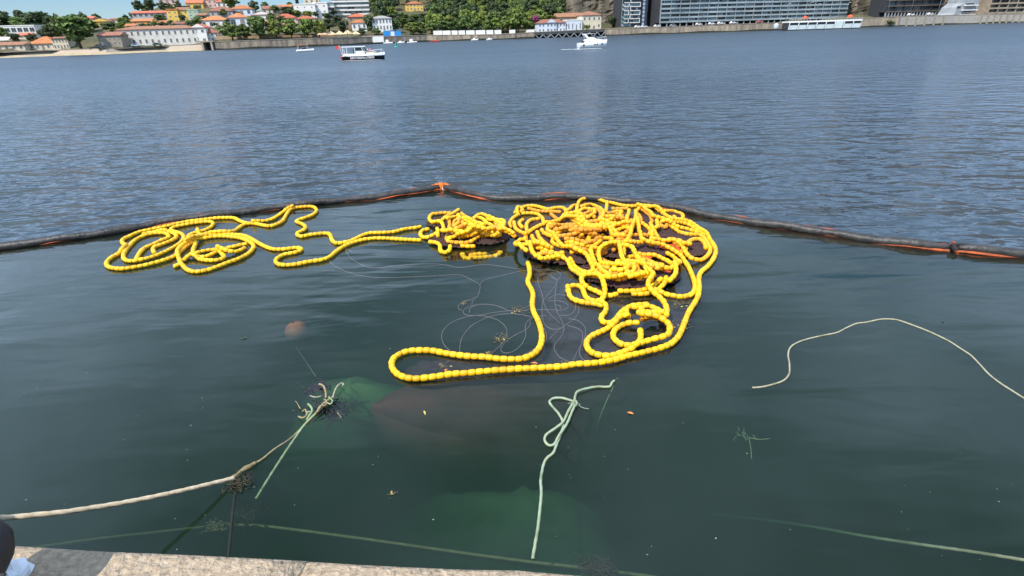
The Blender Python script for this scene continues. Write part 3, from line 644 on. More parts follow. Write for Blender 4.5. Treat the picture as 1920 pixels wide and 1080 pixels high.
tag(link('mooring_rope', MB().tube(pts_ - c_, 0.027, 12, twist=0.10, lay=40).mesh('mooring_rope', m_rope), None, c_), 'thick beige mooring rope slanting in from the left edge down to the water', 'rope')
def weed(name, label, px, py, z, size, n_, m=None, flat=0.5, cat='seaweed'):
    p = at_z(px, py, z); mb = MB()
    for _ in range(n_):
        a = random.uniform(0, 6.28); q_ = Vector((random.gauss(0, .35), random.gauss(0, .35), random.gauss(0, .25)*flat))*size; pl = [q_]
        for k_ in range(random.randint(3, 6)):
            a += random.uniform(-1, 1); q_ = q_ + Vector((math.cos(a), math.sin(a), random.uniform(-.6, .5)*flat))*size*0.16; pl.append(q_)
        mb.tube(spline(pl, size*0.08), size*random.uniform(0.018, 0.045), 5)
    o = mb.build(name, m or m_weed); o.location = p; tag(o, label, cat); return o
weed('seaweed_clump', 'dark seaweed clump hanging on the beige rope where it meets the water', 444, 904, 0.02, 0.17, 80)
rope('splice', 'olive frayed splice on the mooring rope at the water', [(436, 897), (448, 888), (458, 880), (470, 873), (480, 868)], 0.03, 0.028, m_ropeo, 0.012, twist=0.3)
rope('dark_rope', 'dark wet rope dropping straight from the seaweed clump towards the quay', [(444, 906), (440, 930), (436, 965), (432, 1005), (428, 1046)], -0.05, 0.016, m_dark)
rope('olive_rope', 'weathered olive rope from the splice up to the tangled rope knot', [(470, 872), (490, 862), (515, 842), (545, 822), (572, 796), (590, 778), (605, 764), (622, 745)], [0.02, 0.02, 0.0, -0.02, 0, 0.01, 0.02, 0.04], 0.014, m_ropet)
rope('green_rope', 'straight pale green rope sinking from the tangled knot to the lower left', [(618, 752), (600, 768), (575, 792), (553, 822), (530, 856), (505, 895), (480, 935)], [0.03, 0.01, 0, -0.02, -0.04, -0.1, -0.2], 0.018, m_ropeg)
kn = thing('rope_tangle', 'knotted tangle of green and tan rope ends with dark weed', 'rope tangle', at_z(600, 745, 0))
def kp(txt, m, r, z=0.03):
    P = [at_z(540 + a/7.7125, 690 + b/7.7125, z + 0.02*math.sin(i)) - kn.location for i, (a, b) in enumerate(parse(txt))]
    MB().tube(spline(P, 0.02), r, 8, twist=0.1, lay=60).build('rope_end', m, kn)
for t, m_, r_, z_ in [('550,430 545,350 520,270 470,235 440,240', m_ropet, 0.016, 0.06), ('650,430 670,350 710,270 760,225 800,225 790,260', m_pale, 0.014, 0.07), ('320,400 380,420 450,415 490,400', m_pale, 0.009, 0.03),
          ('290,520 330,560 350,620 300,700 260,760', m_ropeg, 0.016, 0.02), ('150,700 210,720 270,680 250,600 200,640', m_ropet, 0.013, 0.03), ('290,690 280,640 330,630', m_ropeg, 0.012, 0.03), ('110,480 140,520 160,560 190,600', m_ropet, 0.007, 0.02),
          ('420,640 470,560 540,500 620,440 650,420', m_ropet, 0.022, 0.05), ('480,540 540,540 560,480 520,450', m_ropet, 0.012, 0.07), ('560,500 620,520 640,470 590,420', m_ropeg, 0.012, 0.08), ('660,590 720,650 780,730', m_ropet, 0.011, -0.12)]: kp(t, m_, r_, z_)
for i, (a, b, s_, n_) in enumerate([(592, 728, 0.24, 42), (612, 765, 0.30, 60), (632, 770, 0.26, 45)]):
    w = weed('weed', '', a, b, -0.06 - 0.05*i, s_, n_, mat('weed_dark', (0.02, 0.014, 0.022), 0.8, 0.4, 20, col2=(0.05, 0.035, 0.05))); del w['label']; del w['category']; w.parent = kn; w.location = w.location - kn.location
rope('thin_line', 'thin taut line leading up from the rope tangle towards the sunken orange buoy', [(592, 706), (575, 680), (556, 652)], [-0.02, -0.12, -0.25], 0.006, m_grey, twist=0)
# submerged lines near the quay
rope('sunken_rope', 'olive rope under water running left from the weed towards the kerb', [(20, 1032), (80, 1024), (180, 1010), (280, 999), (360, 990), (425, 984)], -0.55, 0.016, m_ropeo)
rope('sunken_rope', 'long olive rope under water along the foot of the quay', [(425, 984), (480, 985), (560, 994), (680, 1010), (800, 1027), (900, 1041), (1000, 1054), (1080, 1063), (1200, 1078), (1320, 1096)], -0.5, 0.018, m_ropet)
rope('sunken_rope', 'pale green rope rising from the murk at the lower right', [(1330, 962), (1420, 973), (1520, 987), (1620, 1005), (1720, 1020), (1820, 1034), (1920, 1050), (2040, 1070)], [-1.4, -1.1, -0.8, -0.5, -0.32, -0.22, -0.14, -0.08], 0.018, m_pale)
weed('seaweed_clump', 'brown weed clump under water at the left end of the quay-foot rope', 462, 962, -0.45, 0.26, 60)
weed('seaweed_clump', 'small dark weed tuft on the quay-foot rope at bottom centre', 1098, 1060, -0.2, 0.13, 40)
weed('seaweed_clump', 'darker round weed tuft on the quay-foot rope, right of the small one', 1128, 1062, -0.2, 0.17, 70)
weed('seaweed_clump', 'pale weed strands on the olive rope near the dark wet rope', 405, 988, -0.34, 0.15, 22, m_ropeo)
# mint rope with its bow-like loops
mr_ = thing('mint_rope', 'mint green rope with two loose loops floating below the front float line', 'rope', at_z(1020, 850, 0))
def mp_(txt, r=0.019, z=0.015, nm='rope_run'):
    P = [at_z(940 + a/2.77, 690 + b/2.77, z + 0.012*math.sin(i*0.9)) - mr_.location for i, (a, b) in enumerate(parse(txt))]
    MB().tube(spline(P, 0.02), r, 9, twist=0.1, lay=48).build(nm, m_lgrn, mr_)
mp_('163,990 175,920 190,830 200,740 208,650 205,580 220,500 240,465 270,440 290,390 310,340 322,290 300,240 265,200 250,175 270,158 310,155 350,165 375,175')
mp_('375,180 350,220 320,280 270,320 235,345 225,375 245,400 275,395 300,350 340,290 370,220 385,190', z=0.04)
mp_('380,175 385,140 400,120 450,105 500,97 560,97 575,75 592,62', z=0.03)
P = [at_z(940+a/2.77, 690+b/2.77, 0.05) - mr_.location for a, b in parse('366,190 378,168 392,180 384,196 372,182 388,176')]
MB().tube(spline(P, 0.015), 0.02, 8).build('knot', m_lgrn, mr_)
for t in ('392,185 420,205 455,212', '370,185 345,182', '395,180 410,190'):
    MB().tube(spline([at_z(940+a/2.77, 690+b/2.77, 0.02) - mr_.location for a, b in parse(t)], 0.02), 0.005, 5).build('frayed_end', m_lgrn, mr_)
# pale rope at right
rope('pale_rope', 'pale cream rope floating in a long S curve at the right', cv(parse('100,513 150,510 220,495 290,470 325,430 328,370 320,310 335,265 380,235 450,212 540,192 620,175 680,145 740,120 800,112 870,97 920,92 990,98 1070,125 1150,155 1230,190 1310,230 1380,275 1440,315 1490,365 1550,430 1620,485 1690,530 1767,578 1850,620 1960,700'), 1380, 570, 3.272), 0.004, 0.014, m_pale, 0.03)
weed('frayed_twine', 'frayed pale twine tuft drifting under water right of centre', 1396, 816, -0.28, 0.14, 12, m_ropeg, 0.2, 'twine')
rope('thin_line', 'thin pale twine trailing down from the frayed tuft', [(1404, 820), (1408, 842), (1409, 862)], -0.28, 0.006, m_ropeg, twist=0)
rope('thin_line', 'thin pale twine trailing right from the frayed tuft', [(1404, 820), (1422, 824), (1446, 822)], -0.26, 0.005, m_ropeg, twist=0)
rope('thin_line', 'faint line sinking below the end of the mint rope', [(1152, 722), (1138, 750), (1124, 785), (1118, 810)], [-0.1, -0.3, -0.5, -0.8], 0.008, m_ropeg, twist=0)
# thin grey lines in a tangle at the middle
ZG = (820, 490, 5.4)
gl_ = thing('grey_line_tangle', 'tangle of thin grey lines floating around the yellow strand in the middle', 'line tangle', at_z(960, 600, 0))
for t in ['0,25 90,40 240,62 400,40 520,35 640,50 800,72 900,65', '0,148 120,140 240,140 340,185 430,240 420,320 410,350 340,390 280,400 220,440 215,480 250,495', '430,240 470,195 580,160 720,130 860,95 1000,88 1150,90 1230,110 1245,150 1215,185 1150,160',
          '410,360 360,400 350,440', '720,500 600,450 470,435 360,450 270,490 270,530 330,548 440,545 560,520 700,505 830,490 950,440', '330,520 330,480 400,440', '150,920 80,860 45,780 60,700 130,630 250,575 380,550 500,560 600,590 670,640 705,700 690,780 640,850 540,940',
          '225,930 235,820 270,740 350,650 480,580 600,545 740,530 850,540 960,560 1120,545', '1110,545 970,570 910,610 890,670 895,750 860,830 790,900 700,930 650,910 650,870 710,800 800,740 900,690 940,640 935,600', '800,980 900,940 990,880 1060,850 1105,800 1100,720 1060,620 1030,550',
          '1080,430 1060,330 1030,240 1015,180 1040,140 1110,130 1170,160 1210,200 1180,260 1120,340 1070,400 1060,480 1070,600 1120,670 1200,690 1250,670', '1215,185 1200,280 1190,420 1220,520 1270,620 1280,700 1240,780 1190,840 1190,900 1240,970 1340,1020 1450,1040',
          '1080,430 1130,520 1200,590 1240,630', '1130,400 1230,400 1310,430 1320,470 1250,495 1130,490 990,490 860,500 740,510', '1190,440 1240,450 1250,480', '1110,390 1200,340 1290,345 1370,390 1400,440 1390,500 1330,545 1230,545', '1430,455 1430,520 1380,590 1290,650 1200,720 1130,790', '1330,580 1420,600 1490,660 1500,740 1460,840 1440,920 1460,980 1520,1020',
          '1320,650 1420,680 1470,730 1460,830 1420,910 1375,1005', '-940,-140 -900,-60 -830,0 -700,60 -560,62 -420,45 -200,30 0,25', '-1010,-130 -1080,-60 -1080,10 -980,80 -800,140 -600,165 -300,160 0,148', '-1100,-180 -1000,-140 -900,-120 -860,-90']:
    P = [at_z(ZG[0] + a/ZG[2], ZG[1] + b/ZG[2], -0.012 + 0.006*(i % 2)) - gl_.location for i, (a, b) in enumerate(parse(t))]
    MB().tube(spline(P, 0.03), 0.0085, 6).build('line', m_grey, gl_)
def debris(px, py, size, n_, label):
    p = at_z(px, py, 0.008); root = thing('drifting_debris', label, 'debris', p)
    mb = MB()
    for _ in range(n_):
        a = random.uniform(0, 6.28); q_ = Vector((random.gauss(0, .4), random.gauss(0, .4), random.uniform(0, .03)))*size; d = Vector((math.cos(a), math.sin(a), random.uniform(-.1, .3)))*size*random.uniform(.15, .5)
        mb.bar(q_, q_ + d, 0.006, 0.006)
    mb.build('twigs', mat('twig', (0.06, 0.055, 0.035), 0.85, 0.4, 20, col2=(0.17, 0.14, 0.09)), root)
    mb = MB()
    for _ in range(max(2, n_//6)):
        q_ = Vector((random.gauss(0, .35), random.gauss(0, .35), 0.006))*size; a = random.uniform(0, 6.28); d = Vector((math.cos(a), math.sin(a), 0)); e = Vector((-d.y, d.x, 0))
        mb.add([q_-d*.03, q_+e*.012, q_+d*.03, q_-e*.012+Vector((0, 0, .006))], [(0, 1, 2, 3)])
    mb.build('leaves', mat('dead_leaf', (0.45, 0.33, 0.12), 0.7, 0.4, 8), root)
debris(941, 635, 0.20, 40, 'twig raft caught in the grey lines left of the yellow strand')
debris(870, 568, 0.10, 18, 'small twigs on the grey line nearest the left loop')
debris(970, 582, 0.22, 40, 'twigs strewn where the grey lines cross the yellow strand')
debris(832, 688, 0.14, 24, 'bits of weed inside the narrow front loop')
debris(918, 662, 0.10, 16, 'twigs on the grey line end by the front float line')
debris(1275, 572, 0.26, 34, 'dry stalks inside the right bend of the long float line')
debris(1280, 612, 0.24, 30, 'stalks along the inside of the right-hand float strand')
debris(1060, 680, 0.10, 14, 'small twigs above the straight front float strand')
debris(736, 925, 0.07, 10, 'tiny scrap of weed drifting near bottom centre')
m_leaf = mat('leaf_orange', (0.62, 0.20, 0.06), 0.6, 0.2, 10); m_leafy = mat('leaf_yellow', (0.55, 0.42, 0.12), 0.6, 0.2, 10); m_leafd = mat('leaf_dark', (0.03, 0.04, 0.02), 0.6, 0.2, 10)
def leaf(px, py, ln_, wd, rz, m, label):
    mb = MB(); vs = []; N = 8
    for i in range(N+1):
        t = i/N; w = wd*math.sin(math.pi*min(max(t, 0.02), 0.98))**0.8; vs += [((t-.5)*ln_, -w, 0.012*math.sin(t*3)), ((t-.5)*ln_, 0, 0.002), ((t-.5)*ln_, w, 0.014*math.sin(t*3))]
    mb.add(vs, [f for i in range(N) for f in ((3*i, 3*i+3, 3*i+4, 3*i+1), (3*i+1, 3*i+4, 3*i+5, 3*i+2))], 0, True)
    o = mb.build('leaf', m); o.location = at_z(px, py, 0.006); o.rotation_euler = (0, 0, rz); tag(o, label, 'leaf')
leaf(1182, 775, 0.10, 0.022, -0.5, m_leaf, 'orange leaf floating right of the mint rope')
leaf(796, 774, 0.11, 0.014, 1.9, m_leafy, 'curled yellow leaf over the sunken hull')
leaf(1002, 681, 0.12, 0.02, -0.25, m_leaf, 'pink-orange leaf below the bend of the yellow strand')
leaf(836, 694, 0.07, 0.02, 1.2, m_leaf, 'small orange leaf inside the narrow front loop')
leaf(458, 634, 0.16, 0.022, 0.5, m_leafd, 'dark leaf left of the sunken orange buoy')
leaf(1767, 603, 0.07, 0.02, 0.1, m_leafd, 'dark speck of leaf above the pale rope at the right')
# scum: tiny specks drifting on the enclosed water
mb = MB(); rs = random.Random(9)
for _ in range(130):
    p = at_z(rs.uniform(0, 1920), rs.uniform(500, 1060)**1.0, 0.004); s_ = rs.uniform(.003, .008); an = rs.uniform(0, 3.14); d = Vector((math.cos(an), math.sin(an), 0))*s_*rs.uniform(1, 2.2); e = Vector((-math.sin(an), math.cos(an), 0))*s_
    mb.add([p-d, p+e, p+d, p-e], [(0, 1, 2, 3)])
o = mb.build('floating_specks', mat('speck', (0.22, 0.21, 0.16), .8, .5, 3)); tag(o, 'tiny specks of scum drifting on the enclosed water', 'scum', None, 'stuff')
# sunken things
bpz = at_z(556, 621, -0.52)
buoy = thing('sunken_buoy', 'round orange buoy glowing just below the surface at left', 'buoy', bpz)
MB().lathe([(0.001, -0.24), (0.12, -0.21), (0.21, -0.12), (0.245, 0.0), (0.215, 0.11), (0.13, 0.185), (0.05, 0.207), (0.001, 0.21)], 24).build('ball', mat('buoy_orange', (0.85, 0.20, 0.07), 0.5, 0.1, 4), buoy)
MB().tube([(0.0, 0.0, 0.19), (-0.03, 0.0, 0.24), (-0.06, 0, 0.2)], 0.012, 6).build('eye', m_dark, buoy)
for (a, b, z, r_, drop, lab) in ((655, 722, -0.60, 1.5, 0.8, 'pale mound added under water behind the rope tangle to make a soft green glow'), (985, 930, -1.02, 2.1, 0.95, 'wide pale mound added under water behind the mint rope to make a dim green glow')):
    N, M = 28, 14; vs = [(0, 0, 0)]           # pale mound added to make the glow; sides fall away into the dark water
    for i in range(1, M+1):
        t = i/M
        for k_ in range(N):
            an = 2*math.pi*k_/N; rr = r_*t*(1+0.16*math.sin(an*3+a)+0.08*math.sin(an*5)); vs.append((rr*math.cos(an)*1.25, rr*math.sin(an), -drop*t**1.4 - 1.6*t**5 + 0.04*math.sin(an*4+t*9)))
    fs = [(0, 1+k_, 1+(k_+1) % N) for k_ in range(N)] + [(1+i*N+k_, 1+(i+1)*N+k_, 1+(i+1)*N+(k_+1) % N, 1+i*N+(k_+1) % N) for i in range(M-1) for k_ in range(N)]
    o = MB().add(vs, fs, 0, True).build('glow_mound', mat('sunken_pale', (0.42, 0.46, 0.20), 0.9, 0.2, 2)); o.location = at_z(a, b, z); tag(o, lab, 'mound')
# sunken hull: bow to the left, deck just under the surface, sinking away to the right and towards the camera
bow = at_z(694, 752, -0.12); m_hull = mat('sunken_hull', (0.15, 0.06, 0.05), 0.9, 0.45, 1.2, col2=(0.06, 0.032, 0.028))
hull = thing('sunken_boat', 'sunken reddish brown boat hull under the float line, bow pointing left', 'boat', bow)
mb = MB(); N = 26; dirv = (at_z(1250, 690, -0.35) - bow); dirv.z = 0; Lh = 6.2; dirv.normalize(); sdv = Vector((-dirv.y, dirv.x, 0))
vs = []
for i in range(N+1):
    t = i/N; w = 1.35*(1-(1-min(t*1.6, 1))**2)**0.8 + 0.02; zd = -0.11 - 0.45*t
    q_ = dirv*(Lh*t)
    rowp = [q_ + sdv*w + Vector((0, 0, zd)), q_ + sdv*(w*0.93) + Vector((0, 0, zd-0.03)), q_ + Vector((0, 0, zd+0.05*(1-t))), q_ - sdv*(w*0.93) + Vector((0, 0, zd-0.03-0.5*t)), q_ - sdv*w + Vector((0, 0, zd-0.55*t)), q_ - sdv*(w*1.3+.5*t+.05) + Vector((0, 0, zd-0.75-0.9*t)), q_ + Vector((0, 0, zd-1.5*min(1, t*3+0.15))), q_ + sdv*(w*0.8) + Vector((0, 0, zd-0.9))]
    vs += rowp
mb.add(vs, [(8*i+k_, 8*i+(k_+1) % 8, 8*i+8+(k_+1) % 8, 8*i+8+k_) for i in range(N) for k_ in range(8)] + [tuple(range(7, -1, -1)), tuple(8*N+k_ for k_ in range(8))], 0, True)
mb.build('hull', m_hull, hull)
MB().tube([Vector((0, 0, 0)), Vector((-0.28, 0.02, -0.05)), Vector((-0.62, 0.0, -0.02))], 0.008, 5).build('bow_line', m_dark, hull)
# drowned strand of floats in front of the middle heap
sk = thing('sunken_float_strand', 'short strand of floats drowned just in front of the middle heap', 'float line', at_z(890, 480, 0))
for txt in ('760,850 790,900 850,920 900,890 900,840', '900,890 1000,900 1150,890 1310,870 1400,800', '960,850 1050,840 1150,845'):
    for p in spline([at_z(ZM[0]+a/ZM[2], ZM[1]+b/ZM[2], -0.09) for a, b in parse(txt)], PITCH_FL):
        o = link('float', FM[0][0], sk); o.location = Vector(p) - sk.location; o.rotation_euler = (0, 0, random.uniform(-.4, .4)); 
# ---- bollard and bag at lower left
m_iron = mat('bollard_black', (0.018, 0.017, 0.018), 0.55, 0.5, 14, bump=0.006, bscale=30, col2=(0.04, 0.036, 0.036))
bl = thing('mooring_bollard', 'black iron mooring bollard at the lower left corner of the quay', 'bollard', (0, 0, QZ))
bp_ = at_z(-106, 1048, QZ + 0.26); bl.location = (bp_.x, bp_.y, QZ); bl.scale = (1, 1, 0.88)
MB().lathe([(0.115, 0.0), (0.115, 0.02), (0.095, 0.04), (0.08, 0.09), (0.078, 0.15)], 28).build('post', m_iron, bl)
MB().lathe([(0.078, 0.13), (0.11, 0.17), (0.14, 0.22), (0.152, 0.27), (0.142, 0.315), (0.105, 0.35), (0.05, 0.366), (0.001, 0.37)], 28).build('head', m_iron, bl)
MB().tube([Vector((0.14, -0.02, 0.24)), Vector((0.175, -0.02, 0.24))], 0.005, 6).build('pin', m_iron, bl)
bg = at_z(12, 1078, QZ + 0.03); bag = thing('plastic_bag', 'crumpled white and green plastic bag beside the black bollard', 'bag', (bg.x, bg.y, QZ))
def crumple(mb, cx, cy, rx, ry, h, seed):
    r_ = random.Random(seed); N, M = 14, 7; vs = []
    for i in range(M):
        t = i/(M-1); zz = h*(1-(1-t)**1.5)
        for k_ in range(N):
            a = 2*math.pi*k_/N; s_ = (1-t)**0.55*(1+0.22*r_.uniform(-1, 1))+0.02
            vs.append((cx+rx*s_*math.cos(a), cy+ry*s_*math.sin(a), zz*(1+0.2*r_.uniform(-1, 1))))
    mb.add(vs, [(i*N+k_, i*N+(k_+1) % N, (i+1)*N+(k_+1) % N, (i+1)*N+k_) for i in range(M-1) for k_ in range(N)])
    return mb
crumple(MB(), 0, 0, 0.055, 0.07, 0.07, 3).build('bag_body', mat('bag_white', (0.75, 0.78, 0.82), 0.35, 0.08, 8), bag)
crumple(MB(), 0.055, -0.03, 0.02, 0.03, 0.03, 5).build('green_print', mat('bag_green', (0.25, 0.50, 0.06), 0.4, 0.15, 8), bag)
# ================================================================== FAR BANK
SH_PX = [(-500,132),(-200,119),(0,109),(100,105),(200,102),(300,97.5),(400,94),(500,90.5),(620,86),(700,82.5),(800,78.5),(900,75.5),(1000,72),(1130,67.5),(1200,65.2),(1300,62),(1400,58.8),(1500,55.5),(1600,52.3),(1700,49),(1800,45.7),(1920,42),(2200,34),(2500,25)]
TOP_PX = [(-500,125),(-200,107),(0,97),(100,94.5),(200,91),(300,87),(380,83),(400,79),(640,70.5),(700,69.3),(800,66.5),(935,65),(1000,61),(1134,54.5),(1200,53),(1300,49),(1400,45),(1460,43),(1600,36),(1690,31),(1780,29),(1920,26),(2200,18),(2500,10)]
sh_x = np.array([p_[0] for p_ in SH_PX]); sh_w = [at_z(a, b) for a, b in SH_PX]
sh_X = np.array([p_.x for p_ in sh_w]); sh_Y = np.array([p_.y for p_ in sh_w])
def shY(px): return float(np.interp(px, sh_x, sh_Y))
def shYX(X): return float(np.interp(X, sh_X, sh_Y))
def top_py(px): return float(np.interp(px, [a for a, _ in TOP_PX], [b for _, b in TOP_PX]))
def bank(px, py, d): return at_y(px, py, shY(px) + d)
BYAW = math.atan2(sh_Y[-6]-sh_Y[4], sh_X[-6]-sh_X[4])
CTRL = []
def ctrl(p): CTRL.append((p[0], p[1], p[2]))

M_ = {}
for nm, c, v in [('white', (0.72, 0.70, 0.66), .10), ('cream', (0.62, 0.54, 0.40), .14), ('yellow', (0.70, 0.46, 0.10), .12), ('orange', (0.68, 0.33, 0.06), .15), ('pink', (0.62, 0.40, 0.34), .12), ('grey', (0.36, 0.36, 0.36), .2),
                 ('stone', (0.30, 0.25, 0.19), .3), ('green', (0.36, 0.46, 0.34), .15), ('bluewhite', (0.58, 0.62, 0.68), .1), ('brown', (0.30, 0.20, 0.12), .25), ('concrete', (0.27, 0.29, 0.31), .2), ('darkwall', (0.035, 0.038, 0.045), .3), ('offwhite', (0.60, 0.57, 0.51), .15)]:
    M_[nm] = mat('wall_' + nm, c, 0.85, v, 0.35)
m_rtile = mat('roof_tile', (0.44, 0.145, 0.06), 0.85, 0.35, 0.9, rnd=0.22, bump=0.05, bscale=6)
m_rtile2 = mat('roof_tile_old', (0.25, 0.115, 0.07), 0.9, 0.35, 0.9, rnd=0.15, bump=0.05, bscale=6)
m_rgrey = mat('roof_grey', (0.28, 0.26, 0.25), 0.85, 0.2, 0.6)
m_glass = mat('window_glass', (0.03, 0.04, 0.05), 0.12, 0.3, 0.5, spec=0.6)
m_frame = mat('window_frame', (0.55, 0.53, 0.50), 0.6, 0.1, 2)
m_dkmet = mat('dark_metal', (0.03, 0.03, 0.035), 0.5, 0.2, 3)
m_shut = mat('shutter', (0.22, 0.20, 0.18), 0.7, 0.2, 2)

def roof_mesh(kind, w, dp, h, rh, ov=0.45):
    mb = MB(); x0, x1, y0, y1 = -w/2-ov, w/2+ov, -ov, dp+ov
    if kind == 'flat':
        mb.box(x0+ov*.6, x1-ov*.6, y0+ov*.6, y1-ov*.6, h, h+max(rh, 0.35)); return mb
    z0, z1, t = h-0.05, h+rh, 0.22
    if kind == 'hip':
        k = min(dp/2+ov, w/2)*0.95; a = [(x0,y0,z0),(x1,y0,z0),(x1,y1,z0),(x0,y1,z0),(x0+k,(y0+y1)/2,z1),(x1-k,(y0+y1)/2,z1)]
        mb.add(a, [(0,1,5,4),(1,2,5),(2,3,4,5),(3,0,4)])
    elif kind == 'gx':
        a = [(x0,y0,z0),(x1,y0,z0),(x1,y1,z0),(x0,y1,z0),(x0,(y0+y1)/2,z1),(x1,(y0+y1)/2,z1)]
        mb.add(a, [(0,1,5,4),(2,3,4,5),(1,2,5),(3,0,4)])
    else:
        a = [(x0,y0,z0),(x1,y0,z0),(x1,y1,z0),(x0,y1,z0),(0,y0,z1),(0,y1,z1)]
        mb.add(a, [(0,4,5,3),(1,2,5,4),(0,1,4),(2,3,5)])
    mb.box(x0, x1, y0, y1, z0-t, z0)
    return mb
def win_mesh(w, h, shut=False):
    mb = MB(); f = min(0.12, w*0.12)
    mb.box(-w/2+f, w/2-f, -0.03, 0.02, f, h-f, 1)
    mb.box(-w/2, -w/2+f, -0.10, 0.02, 0, h); mb.box(w/2-f, w/2, -0.10, 0.02, 0, h); mb.box(-w/2+f, w/2-f, -0.10, 0.02, 0, f); mb.box(-w/2+f, w/2-f, -0.10, 0.02, h-f, h)
    mb.box(-f*.35, f*.35, -0.07, 0.02, f, h-f)
    if shut: mb.box(-w/2-0.05, w/2+0.05, -0.2, 0.0, -0.14, -0.02)
    return mb.mesh('window', [m_frame, m_glass])
def house(label, x0, x1, yr, ye, yb, d, dp, roof='hip', wall='white', rmat=None, rows=1, cols=4, wf=(0.42, 0.55), yaw=None, name='house', cat='house', door=True, gable_wall=True, chimney=False):
    xm = (x0+x1)/2; Y = shY(xm) + d
    p = at_y(xm, yb, Y); w = at_y(x1, yb, Y).x - at_y(x0, yb, Y).x
    h = at_y(xm, ye, Y).z - p.z; rh = max(0.2, at_y(xm, yr, Y).z - at_y(xm, ye, Y).z)
    yw = BYAW if yaw is None else yaw
    root = thing(name, label, cat, p, yw); ctrl((p.x, p.y + dp*0.3, p.z)); ctrl((p.x, p.y - 1, p.z))
    mb = MB(); mb.box(-w/2, w/2, 0, dp, -6, h)
    mb.build('wall', M_[wall], root)
    rf = roof_mesh(roof, w, dp, h, rh)
    r = rf.build('roof', rmat or m_rtile, root)
    if roof == 'gy' and gable_wall:
        MB().add([(-w/2, -0.48, h-.03), (w/2, -0.48, h-.03), (0, -0.48, h+rh*0.93)], [(0, 1, 2)]).build('gable', M_[wall], root)
    if roof == 'gx' and gable_wall:
        for sx in (-1, 1):
            MB().add([(sx*(w/2+.47), 0, h-.03), (sx*(w/2+.47), dp, h-.03), (sx*(w/2+.47), dp/2, h+rh*0.93)], [(0, 1, 2)]).build('gable', M_[wall], root)
    if chimney: MB().box(w*.2, w*.2+.8, dp*.5, dp*.5+.7, h, h+rh+1.0).build('chimney', M_[wall], r)
    if rows and cols:
        ww, wh = w/cols*wf[0], h/rows*wf[1]; me = win_mesh(ww, wh)
        for r_ in range(rows):
            for c_ in range(cols):
                if door and r_ == 0 and c_ == cols//2:
                    m2 = MB(); m2.box(-ww/2, ww/2, -0.08, 0.02, 0.02, wh*1.25); o = m2.build('door', m_shut, root); o.location = (-w/2+(c_+.5)*w/cols, 0, 0); continue
                o = link('window', me, root); o.location = (-w/2+(c_+.5)*w/cols, 0, h/rows*(r_+0.5)-wh/2)
    return root

# ---- left bank, row by row (front row first)
house('long low house with red tiled roof at the far left of the waterfront', -40, 42, 79, 84.5, 95, 14, 9, 'gx', 'cream', m_rtile2, 1, 7)
house('low house with wide red hipped roof left of the big tree', 60, 105, 68, 81, 93, 14, 12, 'hip', 'cream', m_rtile, 1, 5)
house('narrow two-storey house with cream front beside the big tree', 104, 130, 68.5, 71, 92, 13, 10, 'gx', 'cream', m_rtile2, 2, 5)
house('white modern villa with flat roof and glass front high at the left', 4, 64, 47, 49, 63, 55, 10, 'flat', 'white', M_['white'], 1, 6, (0.8, 0.6), door=False)
house('small house with orange roof below the white villa', 36, 57, 61, 65.5, 72, 38, 7, 'gx', 'cream', m_rtile, 1, 2)
house('pale house with cream roof behind the far-left red roof', -12, 22, 69, 75, 84, 30, 8, 'gx', 'cream', M_['cream'], 1, 2)
house('grey gabled barn left of the big tree', 66, 90, 47, 53, 66, 60, 9, 'gy', 'grey', m_rgrey, 1, 2)
house('two-storey house with red roof between the big tree and the long white building', 190, 228, 59.5, 66, 86, 12, 11, 'gx', 'stone', m_rtile2, 2, 5)
house('yellow house with tan gable above the big tree', 176, 206, 34, 40, 50, 100, 9, 'gy', 'yellow', m_rtile2, 1, 3)
house('orange house on the slope above the long white building', 250, 284, 34.5, 39, 47, 70, 9, 'gx', 'orange', m_rtile, 1, 3)
house('low white house on the ridge right of the yellow gable', 208, 238, 33, 36, 42, 120, 9, 'gx', 'white', m_rtile2, 1, 3)
house('long white two-storey waterfront building with tall windows', 232, 368, 47.5, 53.5, 84, 11, 14, 'hip', 'offwhite', m_rtile2, 2, 13, (0.36, 0.5), name='warehouse', cat='building')
house('white gable block closing the right end of the long white building', 366, 390, 44, 51, 79, 11.6, 14, 'gy', 'white', m_rtile, 2, 2, (0.4, 0.4))
house('small white house with brown roof under the street trees', 381, 411, 53.5, 61, 76, 14, 8, 'hip', 'white', m_rtile2, 2, 4)
house('white house with broad flat orange roof behind the street trees', 381, 427, 29, 37, 53, 42, 11, 'hip', 'white', m_rtile, 1, 4)
house('white house with large window and red roof left of the street trees', 432, 464, 23.5, 32, 49, 40, 10, 'hip', 'bluewhite', m_rtile, 1, 2, (0.5, 0.6))
house('long arcaded terrace house with orange roof on the slope', 255, 322, 19.5, 23.5, 41, 82, 9, 'gx', 'grey', m_rtile, 2, 7, (0.6, 0.6))
house('yellow house at the right end of the arcaded terrace', 318, 337, 16, 19.5, 42, 78, 9, 'flat', 'yellow', m_rtile, 3, 2, (0.3, 0.4))
house('pale yellow house with brown roof next to the yellow house', 335, 356, 12.5, 18, 38, 80, 9, 'gx', 'yellow', m_rtile2, 2, 2, (0.3, 0.4))
house('green house on the slope above the waterfront', 356, 374, 17, 19, 38, 76, 8, 'flat', 'green', M_['green'], 3, 2, (0.4, 0.4))
house('bright yellow house with orange roof near the top of the hill', 352, 381, -2, 5, 18, 110, 10, 'gx', 'yellow', m_rtile, 1, 3)
house('pink-white house at the top edge above the red roofs', 382, 408, -6, 0, 13, 115, 10, 'flat', 'pink', m_rtile, 2, 3)
house('house with weathered red roof in the middle of the hill', 396, 436, 11.5, 20, 31, 80, 10, 'hip', 'grey', m_rtile2, 1, 4)
